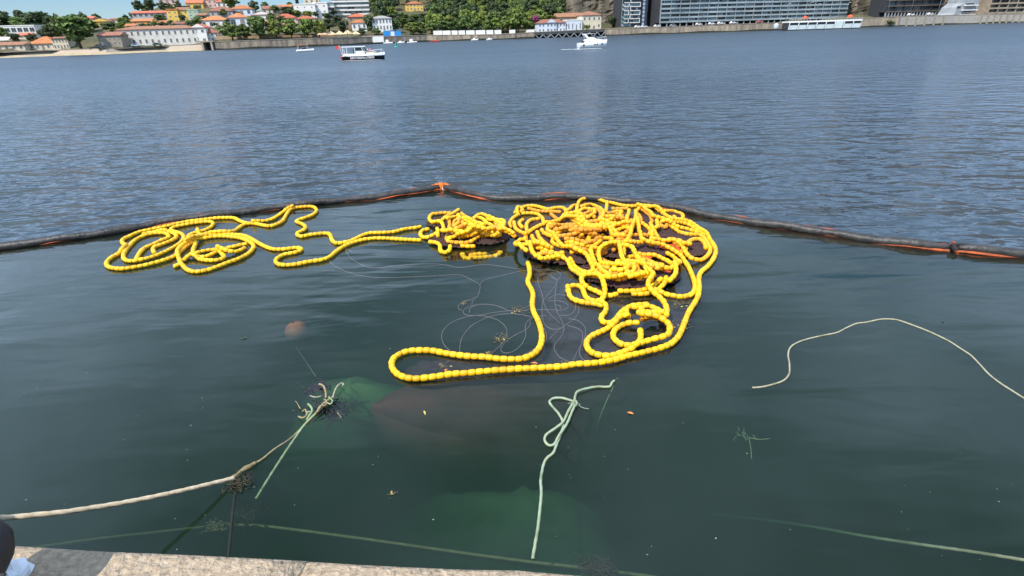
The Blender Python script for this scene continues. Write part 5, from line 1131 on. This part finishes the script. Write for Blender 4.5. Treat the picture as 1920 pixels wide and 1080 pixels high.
# the wooded hill in the middle
GW = 'trees of the wooded hill'
rw = random.Random(5); k_ = 0
for d in (16, 26, 38, 50, 64, 80, 98, 118):
    yb0 = 64 - (d-16)*0.72
    px = 704 + rw.uniform(0, 12)
    while px < 1062:
        if not (748 < px < 808 and 56 < d < 84) and not (1000 < px and d < 30) and not (px < 760 and d < 30):
            kd = rw.choice(['broad', 'broad', 'dark', 'dark', 'bright'] if d > 30 else ['bright', 'broad', 'bright', 'broad'])
            tree(px, yb0 - (px-850)*.02, yb0 - (px-850)*.02 - (rw.uniform(24, 40) if not 748 < px < 808 or d > 84 else rw.uniform(13, 18)), rw.uniform(24, 36), d + rw.uniform(-4, 4), kd, '%s leafy tree %s of the wooded hill' % ({'broad': 'mid green', 'dark': 'dark green', 'bright': 'yellow-green'}[kd], 'at the foot' if d < 30 else 'on the middle slope' if d < 72 else 'near the top'), GW, 'woodland_tree')
        px += rw.uniform(14, 23)
for px in range(1060, 1640, 34):   # crest of the cliff
    Y = shY(px)+75; p = Vector((at_y(px, 0, Y).x, Y, 55)); o = thing('woodland_tree', 'tree on the crest of the cliff above the long apartment block', 'tree', p, rw.uniform(0, 6), 'trees on the cliff crest'); o.scale = (13, 13, 12); link('trunk', TRUNK, o); link('crown', CR['dark'][px % 3], o)

# ---- terrain under all of it
for px in range(-480, 2480, 60):
    zz = float(np.interp(px, [-480, 0, 200, 300, 450, 640, 760, 1040, 1100, 2480], [8, 9, 12, 22, 24, 30, 60, 62, 60, 60])); Y = shY(px)+200
    ctrl((at_y(px, 0, Y).x, Y, zz)); ctrl((at_y(px, 0, Y+150).x, Y+150, zz+4))
C3 = np.array(CTRL); Xs = np.concatenate([np.arange(-900, -420, 40), np.arange(-420, 560, 7.0), np.arange(560, 1400, 40)]); Vs = np.concatenate([np.arange(4.6, 130, 6.0), np.arange(130, 420, 20)])
mb = MB()
for X in Xs:
    Y0 = shYX(X) if sh_X[0] < X < sh_X[-1] else (sh_Y[0] if X < 0 else sh_Y[-1])
    for v in Vs:
        Y = Y0 + v + (3.2 if X < at_y(384, 95, shY(384)).x else 0); d2 = (C3[:, 0]-X)**2 + (C3[:, 1]-Y)**2 + 4.0; w_ = d2**-2.0
        mb.v.append((X, Y, float((w_*C3[:, 2]).sum()/w_.sum()) - 0.15))
nv = len(Vs)
for i in range(len(Xs)-1):
    for j_ in range(nv-1): mb.f.append((i*nv+j_, (i+1)*nv+j_, (i+1)*nv+j_+1, i*nv+j_+1)); mb.mi.append(0); mb.smooth.append(True)
struct(mb.build('terrain', mat('ground_scrub', (0.045, 0.055, 0.02), .95, .4, .08, bump=.4, bscale=.5, col2=(0.12, 0.10, 0.05))))
# ================================================================== BOATS, BUOYS, CARS, PEOPLE
m_bw = mat('gel_white', (0.80, 0.80, 0.78), .25, .05, .8, spec=.5); m_bk = mat('hull_black', (0.012, 0.013, 0.016), .3, .3, .8); m_red = mat('paint_red', (0.55, 0.035, 0.03), .45, .15, 1); m_nav = mat('navy', (0.02, 0.025, 0.06), .5, .2, 1)
m_foam = mat('foam', (0.75, 0.78, 0.80), .9, .2, 2)
def hull(L, B, zs, zb, mats, keel=-.35, split=0.0, full=.5, rake=.12):
    mb = MB(); N = 20; vs = []
    for i in range(N+1):
        t = i/N; b = B/2*(1-max(0, (t-full)/(1-full))**2.1)*(0.86+.14*min(1, t*4))+.015; zsr = zs+(zb-zs)*t**1.6; x = -L/2+L*t
        xk = x - L*rake*max(0, t-.55)**1.3
        for y, z, xx in ((0, keel*(1-max(0, t-.6)*1.6), xk), (b*.72, keel*.3+.08*t, xk*.5+x*.5), (b*.93, split if split else zsr*.45, x*.8+xk*.2), (b, zsr, x)): vs += [(xx, -y, z), (xx, y, z)]
    for i in range(N):
        a, c = 8*i, 8*i+8
        for k_ in range(3):
            mi = 0 if k_ < 2 else 1
            mb.add([], []); mb.f += [(a+2*k_, c+2*k_, c+2*k_+2, a+2*k_+2), (a+2*k_+1, a+2*k_+3, c+2*k_+3, c+2*k_+1)]; mb.mi += [mi, mi]; mb.smooth += [True, True]
        mb.f.append((a+6, c+6, c+7, a+7)); mb.mi.append(1); mb.smooth.append(False)
    mb.f.append((0, 2, 4, 6, 7, 5, 3, 1)); mb.mi.append(0); mb.smooth.append(False); mb.v = vs
    return mb
def person(parent_loc, label, shirt, facing=0.0, seated=True, skin=(0.45, 0.26, 0.18), hair=(0.02, 0.015, 0.012), trousers=(0.05, 0.06, 0.10)):
    if seated: J = {'pelvis': (0, 0, .10, .15), 'waist': (0, -.02, .28, .13), 'chest': (0, -.03, .50, .16), 'neck': (0, -.01, .66, .06), 'head': (0, 0.01, .78, .10), 'crown': (0, 0, .87, .085), 'shL': (-.19, -.02, .58, .07), 'elL': (-.24, .06, .34, .05), 'haL': (-.16, .26, .24, .04), 'shR': (.19, -.02, .58, .07), 'elR': (.24, .06, .34, .05), 'haR': (.16, .26, .24, .04), 'knL': (-.12, .42, .12, .075), 'anL': (-.12, .44, -.30, .055), 'ftL': (-.12, .58, -.34, .045), 'knR': (.12, .42, .12, .075), 'anR': (.12, .44, -.30, .055), 'ftR': (.12, .58, -.34, .045)}
    else: J = {'pelvis': (0, 0, .92, .14), 'waist': (0, 0, 1.08, .12), 'chest': (0, 0, 1.30, .15), 'neck': (0, 0, 1.47, .06), 'head': (0, .01, 1.59, .10), 'crown': (0, 0, 1.68, .085), 'shL': (-.19, 0, 1.40, .07), 'elL': (-.25, .03, 1.14, .05), 'haL': (-.22, .14, .92, .04), 'shR': (.19, 0, 1.40, .07), 'elR': (.25, .03, 1.14, .05), 'haR': (.22, .14, .92, .04), 'knL': (-.10, .02, .50, .075), 'anL': (-.10, -.02, .09, .05), 'ftL': (-.10, .12, .04, .045), 'knR': (.10, .02, .50, .075), 'anR': (.10, -.02, .09, .05), 'ftR': (.10, .12, .04, .045)}
    names = list(J); E = [('pelvis', 'waist'), ('waist', 'chest'), ('chest', 'neck'), ('neck', 'head'), ('head', 'crown')]
    for s_ in 'LR': E += [('chest', 'sh'+s_), ('sh'+s_, 'el'+s_), ('el'+s_, 'ha'+s_), ('pelvis', 'kn'+s_), ('kn'+s_, 'an'+s_), ('an'+s_, 'ft'+s_)]
    me = bpy.data.meshes.new('body_rig'); me.from_pydata([J[k_][:3] for k_ in names], [(names.index(a), names.index(b)) for a, b in E], [])
    o = bpy.data.objects.new('body_rig', me); COL.objects.link(o); md = o.modifiers.new('skin', 'SKIN'); o.modifiers.new('sub', 'SUBSURF').levels = 1
    for i, k_ in enumerate(names): me.skin_vertices[0].data[i].radius = (J[k_][3], J[k_][3]*.8)
    me.skin_vertices[0].data[0].use_root = True
    dg = bpy.context.evaluated_depsgraph_get(); m2 = bpy.data.meshes.new_from_object(o.evaluated_get(dg)); bpy.data.objects.remove(o)
    m2.name = 'person'
    m2.materials.clear()
    for nm, c in (('shirt', shirt), ('skin', skin), ('trousers', trousers), ('hair', hair)): m2.materials.append(mat('%s_%d' % (nm, int(sum(c)*1e4)), c, .8, .1, 5))
    neck = J['neck'][2]; pel = J['pelvis'][2]+.05
    for p_ in m2.polygons:
        c = p_.center; p_.use_smooth = True
        p_.material_index = 3 if (c.z > J['head'][2]+.04 or (c.z > neck+.08 and c.y < -.02)) else 1 if c.z > neck-.01 else 1 if (math.hypot(c.x, 0) > .17 and c.z < J['elL'][2] and c.y > .0 and c.z > pel-.02) else 2 if c.z < pel else 0
    ob = link('person', m2); ob.location = parent_loc; ob.rotation_euler = (0, 0, facing); tag(ob, label, 'person'); return ob

# tour boat: black hull, white cabin with open sides
bp_ = at_z(683, 112.5, 0); Lb = (at_z(717, 112, 0).x - at_z(651, 112, 0).x); yawb = BYAW*.55
tb = thing('tour_boat', 'black-hulled motor boat with white open cabin in mid river', 'boat', bp_, yawb)
def inb(o, loc): return Matrix.Translation(o.location) @ Matrix.Rotation(o.rotation_euler[2], 4, 'Z') @ Vector(loc)
hb = hull(Lb, 2.7, .95, 1.5, None, split=.86).build('hull', [m_bk, m_bw], tb)
MB().box(-Lb*.40, -Lb*.08, -1.362, -1.30, -.18, .06).build('antifouling', m_red, tb)
cb0, cb1 = -Lb*.47, Lb*.04
rf = MB(); rf.box(cb0-.1, cb1+.2, -1.25, 1.25, 2.72, 2.86); rf.build('cabin_roof', m_bw, tb)
MB().box(cb0, cb0+.1, -1.2, 1.2, .95, 1.35).box(cb0+.11, cb1, -1.24, -1.16, .93, 1.4).box(cb0+.11, cb1, 1.16, 1.24, .93, 1.4).build('bulwark', m_bw, tb)
for x in (cb0+.15, cb0+1.0, -Lb*.18, cb1-.25):
    for y in (-1.15, 1.15): MB().bar((x, y, 1.3), (x + (0.25 if x > cb1-1 else 0)*-1, y, 2.75), .10).build('post', m_bw, tb)
MB().box(-Lb*.17, cb1, -1.1, 1.1, .95, 1.9).build('cabin_front', m_bw, tb)
MB().add([(cb1+.25, -1.08, 1.91), (cb1+.25, 1.08, 1.91), (cb1-.1, 1.08, 2.7), (cb1-.1, -1.08, 2.7)], [(0, 1, 2, 3)]).build('windscreen', m_glass, tb)
MB().box(-Lb*.16, cb1-.3, -1.13, -1.1, 2.0, 2.6).build('side_window', m_glass, tb)
MB().box(cb1+.3, Lb*.30, -.85, .85, 1.1, 1.62).build('foredeck_seat', mat('seat_cream', (0.62, 0.55, 0.40), .7, .1, 2), tb)
rl = MB(); pts_ = [(Lb*.05, -1.25, 1.75), (Lb*.25, -1.1, 1.95), (Lb*.42, -.5, 2.1), (Lb*.47, 0, 2.12), (Lb*.42, .5, 2.1), (Lb*.25, 1.1, 1.95), (Lb*.05, 1.25, 1.75)]
rl.tube(spline(pts_, .2), .03, 6)
for q_ in pts_: rl.bar(q_, (q_[0], q_[1], q_[2]-.75), .04)
rl.build('bow_rail', m_bw, tb)
MB().bar((-Lb*.49, 0, 1.0), (-Lb*.54, 0, 3.2), .06).build('flag_staff', m_bw, tb)
MB().add([(-Lb*.545, .0, 3.15), (-Lb*.53, .0, 2.45), (-Lb*.61, .12, 2.35), (-Lb*.63, .05, 3.0)], [(0, 1, 2, 3)]).build('flag', mat('flag_red', (0.62, 0.09, 0.08), .8, .1, 2), tb)
MB().box(-Lb*.53, -Lb*.485, -.7, .7, .25, 1.05).build('outboard_engine', m_red, tb)
lt = MB(); xx = -Lb*.30; rr_ = random.Random(3)
while xx < Lb*.24:          # blurred white lettering along the hull side: strokes only, the words cannot be read in the photograph
    wd = rr_.uniform(.20, .34); z0 = .30 + .10*(xx+Lb*.3)/Lb
    lt.box(xx, xx+.07, -1.40, -1.362, z0, z0+.40)
    k2 = rr_.random()
    if k2 < .7: lt.box(xx+.07, xx+wd-.07, -1.40, -1.362, z0+.32, z0+.40); lt.box(xx+wd-.07, xx+wd, -1.40, -1.362, z0, z0+.40)
    if k2 > .3: lt.box(xx+.07, xx+wd-.07, -1.40, -1.362, z0+.0, z0+.07)
    if k2 > .55: lt.box(xx+.07, xx+wd-.07, -1.40, -1.362, z0+.17, z0+.23)
    xx += wd + .10
lt.build('hull_lettering', m_bw, tb)
MB().tube([(Lb*.42, -.9, .0), (Lb*.25, -1.45, .02), (0, -1.55, .02), (-Lb*.3, -1.5, .01), (-Lb*.5, -1.2, .01)], .035, 6).build('bow_wave', m_foam, tb)
person(inb(tb, (Lb*.17, -.35, 1.62)), 'person in pink shirt sitting on the foredeck of the black boat', (0.62, 0.16, 0.16), 2.6)
person(inb(tb, (Lb*.11, -.1, 1.62)), 'dark-haired person in white top sitting beside the pink shirt on the foredeck', (0.6, 0.6, 0.6), 2.2)
person(inb(tb, (-Lb*.22, -.3, .95)), 'person in dark clothes standing in the boat cabin', (0.03, 0.035, 0.06), -1.4, False)
person(inb(tb, (-Lb*.45, -.6, 1.1)), 'person in red top seated at the stern of the black boat', (0.5, 0.12, 0.12), 1.2)
# white motor yacht
bp_ = at_z(1111, 91, 0); Ly = at_z(1143, 91, 0).x - at_z(1079, 91, 0).x; ya = thing('motor_yacht', 'white motor yacht with swept radar arch heading right', 'yacht', bp_, BYAW*.6)
hull(Ly, 3.3, 1.45, 2.15, None, split=.95, full=.45, rake=.3).build('hull', [m_bw, m_bw], ya)
mb = MB(); st = [(-.34, 1.15, 1.5, 1.5), (-.28, 1.2, 1.5, 2.25), (-.12, 1.2, 1.55, 2.75), (.02, 1.1, 1.6, 2.7), (.14, .95, 1.7, 2.3), (.27, .6, 1.9, 2.12), (.36, .3, 2.0, 2.1)]; vs = []
for t, b, z0, z1 in st: vs += [(t*Ly, -b, z0), (t*Ly, -b*.8, z1), (t*Ly, b*.8, z1), (t*Ly, b, z0)]
mb.add(vs, [(4*i+k_, 4*i+4+k_, 4*i+5+k_, 4*i+1+k_) for i in range(len(st)-1) for k_ in range(3)] + [(0, 1, 2, 3)], 0, True); mb.build('superstructure', m_bw, ya)
MB().add([(.03*Ly, -1.0, 2.74), (.03*Ly, 1.0, 2.74), (.13*Ly, .85, 2.36), (.13*Ly, -.85, 2.36)], [(0, 1, 2, 3)]).build('windscreen', m_glass, ya)
ar = MB()
for y in (-1.25, 1.25): ar.add([(-.20*Ly, y-.1, 2.0), (-.10*Ly, y-.1, 2.0), (-.27*Ly, y*.8-.1, 3.5), (-.33*Ly, y*.8-.1, 3.5), (-.20*Ly, y+.1, 2.0), (-.10*Ly, y+.1, 2.0), (-.27*Ly, y*.8+.1, 3.5), (-.33*Ly, y*.8+.1, 3.5)], [(0, 1, 2, 3), (7, 6, 5, 4), (0, 4, 5, 1), (1, 5, 6, 2), (2, 6, 7, 3), (3, 7, 4, 0)])
ar.box(-.33*Ly, -.26*Ly, -1.0, 1.0, 3.42, 3.62); ar.build('radar_arch', m_bw, ya)
MB().box(-.33*Ly, .03*Ly, -1.05, 1.05, 3.63, 3.70).build('bimini', mat('canvas_pink', (0.68, 0.58, 0.58), .8, .1, 2), ya)
MB().box(-.36*Ly, -.2*Ly, -1.1, 1.1, 1.5, 1.95).build('cockpit_seat', m_nav, ya)
for t, r_ in ((-.36, .26), (.02, .2), (.10, .2), (.27, .24)):
    yy = 1.56 if t < 0.1 else 1.62 if t < .2 else 1.45
    o = MB().lathe([(r_, -.03), (r_, .03), (r_*.6, .05), (.001, .05)], 14).build('porthole', m_glass, ya); o.location = (t*Ly, -yy-.02, .95+.25*(t+.4)); o.rotation_euler = (math.pi/2, 0, 0)
rl = MB(); pts_ = [(.08*Ly, -1.45, 2.3), (.25*Ly, -1.2, 2.6), (.42*Ly, -.4, 2.85), (.47*Ly, 0, 2.9), (.42*Ly, .4, 2.85), (.25*Ly, 1.2, 2.6), (.08*Ly, 1.45, 2.3)]; rl.tube(spline(pts_, .2), .03, 6)
for q_ in pts_: rl.bar(q_, (q_[0]-.05, q_[1], q_[2]-.85), .035)
rl.build('bow_rail', m_frame, ya)
MB().box(-.5*Ly, -.47*Ly, -1.1, 1.1, .25, .4).build('swim_platform', m_bw, ya)
MB().tube([(.34*Ly, -1.0, .0), (.2*Ly, -1.75, .02), (-.1*Ly, -1.9, .03), (-.5*Ly, -1.8, .02), (-.7*Ly, -1.6, .0)], .06, 6).tube([(-.5*Ly, -.6, .0), (-.8*Ly, -.5, .02), (-1.1*Ly, -.4, .0)], .05, 6).build('wake', m_foam, ya)
person(inb(ya, (-.25*Ly, -.3, 1.95)), 'dark figure seated in the cockpit of the white yacht', (0.04, 0.03, 0.09), 1.0)
# small day boat
bp_ = at_z(573, 97, 0); sb = thing('day_boat', 'small white boat with orange canopy left of the black boat', 'boat', bp_, BYAW*.5); Ls = 6.2
hull(Ls, 2.1, .7, 1.0, None, split=.4).build('hull', [m_bw, m_bw], sb)
MB().box(-2.6, 1.0, -.9, .9, 2.25, 2.33).build('canopy', mat('canvas_orange', (0.60, 0.22, 0.10), .8, .1, 2), sb)
for x in (-2.5, .9):
    for y in (-.8, .8): MB().bar((x, y, .7), (x, y, 2.26), .06).build('post', m_bw, sb)
MB().box(-1.0, .6, -.6, .6, .7, 1.3).build('console', m_nav, sb)
person(inb(sb, (-1.9, -.3, 1.0)), 'dark figure seated in the small boat with the orange canopy', (0.05, 0.05, 0.08), 1.2)
# moored white river ship
s0_, s1_ = at_z(1463, 57.6, 0), at_z(1596, 53.3, 0); sh_c = (s0_+s1_)/2; sh_c.y -= 6; sh_c.z = 0; Lm = (s1_-s0_).length; yw_ = math.atan2(s1_.y-s0_.y, s1_.x-s0_.x)
shp = thing('river_ship', 'long white passenger ship moored below the apartment block', 'ship', sh_c, yw_); Hs = at_y(1530, 38.5, sh_c.y).z
mb = MB(); mb.box(-Lm/2, Lm/2, -2.6, 4, -.5, .55); mb.build('hull', m_dkmet, shp)
MB().box(-Lm/2, Lm/2, -2.2, 4, .56, Hs-.8).build('saloon', m_glass, shp)
MB().box(-Lm/2-.3, Lm/2+.3, -3.0, 4.3, Hs-.8, Hs).build('upper_deck', m_bw, shp)
for i in range(8):
    a = -Lm/2 + Lm*i/8
    full_ = (i == 5)
    MB().add([(a+.9, -2.95, .5), (a+Lm/8-.2, -2.95, .5), (a+Lm/8-.2+.3, -3.1, Hs-.85 if full_ else Hs*.56), (a+.9+.5, -3.1, Hs-.85 if full_ else Hs*.56), (a+.9, -2.3, .5), (a+Lm/8-.2, -2.3, .5), (a+Lm/8+.1, -2.3, Hs-.85 if full_ else Hs*.56), (a+1.4, -2.3, Hs-.85 if full_ else Hs*.56)], [(0, 1, 2, 3), (4, 7, 6, 5), (3, 2, 6, 7), (0, 3, 7, 4), (1, 5, 6, 2)]).build('side_panel', mat('ship_panel', (0.55, 0.62, 0.62), .5, .08, .5), shp)
    MB().bar((a+.35, -3.0, .5), (a+.75, -3.0, Hs-.8), .3).build('rib', m_bw, shp)
rl = MB(); rl.tube([(-Lm/2, -2.9, Hs+1.0), (Lm/2, -2.9, Hs+1.0)], .05, 5)
for i in range(25): rl.bar((-Lm/2+Lm*i/24, -2.9, Hs), (-Lm/2+Lm*i/24, -2.9, Hs+1.0), .06)
rl.build('deck_rail', m_bw, shp)
for x, s_ in ((-.25, 1), (.37, 1)):
    MB().lathe([(.001, 0.0), (1.5*s_, 0.05), (1.6, .5), (.9, 1.1), (.1, 1.5)], 12).build('red_parasol', mat('parasol_red', (0.75, 0.10, 0.03), .7, .1, 1), shp).location = (x*Lm, 0, Hs+1.2)
tk = thing('mooring_pontoon', 'pale rounded tank on a pontoon at the bow of the white ship', 'pontoon', bank(1454, 57, -5)); tk.location.z = 0
MB().box(-3, 3, -2, 2, -.4, .8).build('pontoon', m_dkmet, tk); MB().lathe([(1.3, .8), (1.5, 1.2), (1.5, 3.2), (1.1, 3.9), (.3, 4.2), (.001, 4.22)], 16).build('tank', mat('tank_teal', (0.42, 0.52, 0.54), .5, .1, 1), tk)
# moored dinghies, kayak, channel buoy
GD = 'small boats moored along the far wall'
for px, py, L_, lab in [(728, 82, 5.2, 'small pale blue boat moored below the blue kiosk'), (752, 81, 4.2, 'low white dinghy right of the green buoy'), (773, 80.5, 5.6, 'white cabin boat moored right of the green buoy'), (890, 76, 4.2, 'white dinghy moored under the long white wall'), (918, 75.3, 3.6, 'leftmost dinghy of the four left of the pier'), (967, 72.6, 4.4, 'second white dinghy left of the pier'), (980, 72, 4.2, 'third white dinghy left of the pier'), (994, 71.6, 3.8, 'white dinghy nearest the trussed pier')]:
    p_ = at_z(px, py, 0); r_ = thing('dinghy', lab, 'boat', p_, BYAW + random.uniform(-.2, .2), GD); hull(L_, 1.7, .6, .9, None, split=.3).build('hull', [m_bw, m_bw], r_)
    MB().box(-L_*.25, L_*.05, -.5, .5, .6, 1.25 if L_ < 5 else 2.1).build('console', m_bw, r_)
p_ = at_z(816, 78.8, 0); r_ = thing('red_skiff', 'small red skiff moored below the long brown wall', 'boat', p_, BYAW, GD); hull(5.0, 1.5, .6, .8, None, split=.3).build('hull', [m_red, m_red], r_); MB().box(-.5, .7, -.5, .5, .6, .75).build('thwart', m_red, r_)
p_ = at_z(743, 88.5, 0); by_ = thing('channel_buoy', 'green channel buoy behind the black boat', 'buoy', p_); m_gb = mat('buoy_green', (0.02, 0.36, 0.24), .5, .1, 1)
MB().lathe([(.6, -.3), (.75, 0), (.75, .35), (.5, .55)], 14).build('float_body', m_gb, by_); MB().lathe([(.4, .55), (.28, 1.5), (.05, 1.9)], 10).build('tower', m_gb, by_)
# cars on the right quay and the left waterfront
def car(px, py, d, c, lab, grp='cars parked along the far waterfront'):
    p_ = bank(px, py, d); r_ = thing('parked_car', lab, 'car', p_, BYAW, grp); L_ = 4.3; ctrl_ = mat('car_%d' % int(c[0]*1000+c[2]*77), c, .3, .05, 1, spec=.6)
    prof = [(-2.15, .35), (2.15, .35), (2.15, .75), (1.2, .9), (.5, 1.45), (-1.2, 1.48), (-1.9, .95), (-2.15, .85)]; n_ = len(prof)
    MB().add([(x, -.85, z) for x, z in prof] + [(x, .85, z) for x, z in prof], [tuple(range(n_)), tuple(range(2*n_-1, n_-1, -1))] + [(i, i+n_, (i+1) % n_+n_, (i+1) % n_) for i in range(n_)]).build('body', ctrl_, r_)
    MB().add([(-1.35, -.87, .95), (.75, -.87, .95), (.4, -.87, 1.38), (-1.15, -.87, 1.40)], [(0, 1, 2, 3)]).build('side_windows', m_glass, r_)
    for x in (-1.35, 1.35):
        for y in (-.8, .8): o = MB().lathe([(.33, -.1), (.33, .1), (.2, .12), (.001, .12)], 12).build('wheel', m_dkmet, r_); o.location = (x, y, .33); o.rotation_euler = (math.pi/2, 0, 0)
wc = (0.75, 0.75, 0.75); 
for px, py, d, c, lab in [(1196, 52.2, 4, wc, 'white car parked at the foot of the dark tower'), (1208, 52, 4, (0.6, 0.6, 0.68), 'pale car right of the dark tower'), (1232, 51, 5, wc, 'leftmost white car under the long block'), (1262, 49.8, 6, (.25, .27, .3), 'grey car under the long block'), (1310, 47.5, 5, (.7, .7, .72), 'silver car under the long block'), (1334, 46.5, 5, wc, 'white car left of the white van under the long block'),
                         (1351, 45.6, 5, (.78, .78, .78), 'rightmost of the white cars under the middle of the long block'), (1374, 44.8, 6, wc, 'white car under the right part of the long block'), (1425, 43, 6, (.45, .12, .1), 'reddish car left of the white ship'), (256, 87.5, 6, (.3, .4, .45), 'blue-grey car before the long white building'), (296, 85.8, 6, (.05, .07, .05), 'dark car before the long white building'), (188, 89, 6, (.06, .06, .07), 'dark car right of the big tree'), (1708, 29.5, 6, wc, 'white car before the scaffolded building'), (1744, 28.5, 6, (.7, .7, .7), 'silver car before the scaffolded building')]: car(px, py, d, c, lab)
# beige awnings, blue kiosk, lamp posts
m_awn = mat('awning_beige', (0.58, 0.40, 0.24), .85, .15, 1); GA = 'beige awnings on the terrace'
for i, (px, w_, h_) in enumerate([(606, 6, 3.0), (622, 6, 2.8), (638, 5.5, 2.9), (653, 6, 3.2), (668, 5.5, 2.8)]):
    p_ = bank(px, 71.5 - (px-606)*.02, 6); r_ = thing('awning', ['leftmost', 'second', 'middle', 'fourth', 'rightmost'][i] + ' of the beige awnings right of the street trees', 'awning', p_, BYAW, GA)
    MB().add([(-w_/2, -2.4, h_*.6), (w_/2, -2.4, h_*.6), (w_/2, 2.4, h_*.6), (-w_/2, 2.4, h_*.6), (0, 0, h_*1.25)], [(0, 1, 4), (1, 2, 4), (2, 3, 4), (3, 0, 4)]).build('canopy', m_awn, r_); 
    for x in (-w_/2+.1, w_/2-.1): MB().bar((x, -2.2, -.5), (x, -2.2, h_*.62), .1).build('pole', m_dkmet, r_)
p_ = bank(736, 69, 6); r_ = thing('blue_kiosk', 'bright blue kiosk tarpaulin at the water wall', 'kiosk', p_, BYAW); wk = 10.0; m_blu = mat('tarp_blue', (0.02, 0.25, 0.60), .6, .15, 1)
MB().box(-wk/2, -wk*.1, -1.5, 1.5, -.5, 3.3).build('left_tarp', m_blu, r_); MB().box(-wk*.1+.02, wk*.12, -1.4, 1.5, -.5, 3.6).build('doorway', M_['white'], r_); MB().box(wk*.12+.02, wk/2, -1.5, 1.5, -.5, 3.0).build('right_tarp', m_blu, r_); MB().box(-wk/2-.2, wk/2+.2, -1.8, 1.6, 3.62, 3.8).build('roof', m_blu, r_)
p_ = bank(700, 76, .8); r_ = thing('boat_shed', 'white panelled landing wall at the water left of the moored boats', 'wall', p_, BYAW); MB().box(-6, 6, -1.2, .5, -1, 2.3).build('wall', M_['white'], r_); MB().box(-6.1, 6.1, -1.3, .6, 2.31, 2.5).build('coping', M_['pink'], r_)
GLP = 'slim lamp posts along the far quay'
for px, py, hh, lab in [(1472, 42, 11, 'lamp post above the bow of the white ship'), (1514, 40, 11, 'lamp post above the left part of the white ship'), (1528, 40, 10, 'lamp post above the middle of the white ship'), (1584, 37, 10, 'lamp post above the stern of the white ship'), (652, 68, 9, 'lamp post among the beige awnings'), (1662, 31, 18, 'pale mast left in front of the scaffolded building'), (1706, 30, 18, 'pale mast in the middle of the scaffolded building'), (1757, 29, 14, 'pale mast right in front of the scaffolded building')]:
    p_ = bank(px, py, 3); r_ = thing('lamp_post', lab, 'lamp post', p_, 0, GLP); MB().tube([(0, 0, -1), (0, 0, hh*.9), (.2, -.2, hh), (1.0, -.6, hh)], .13, 6).build('post', M_['concrete'], r_); MB().box(.7, 1.5, -.85, -.45, hh-.12, hh+.08).build('lamp_head', M_['white'], r_)
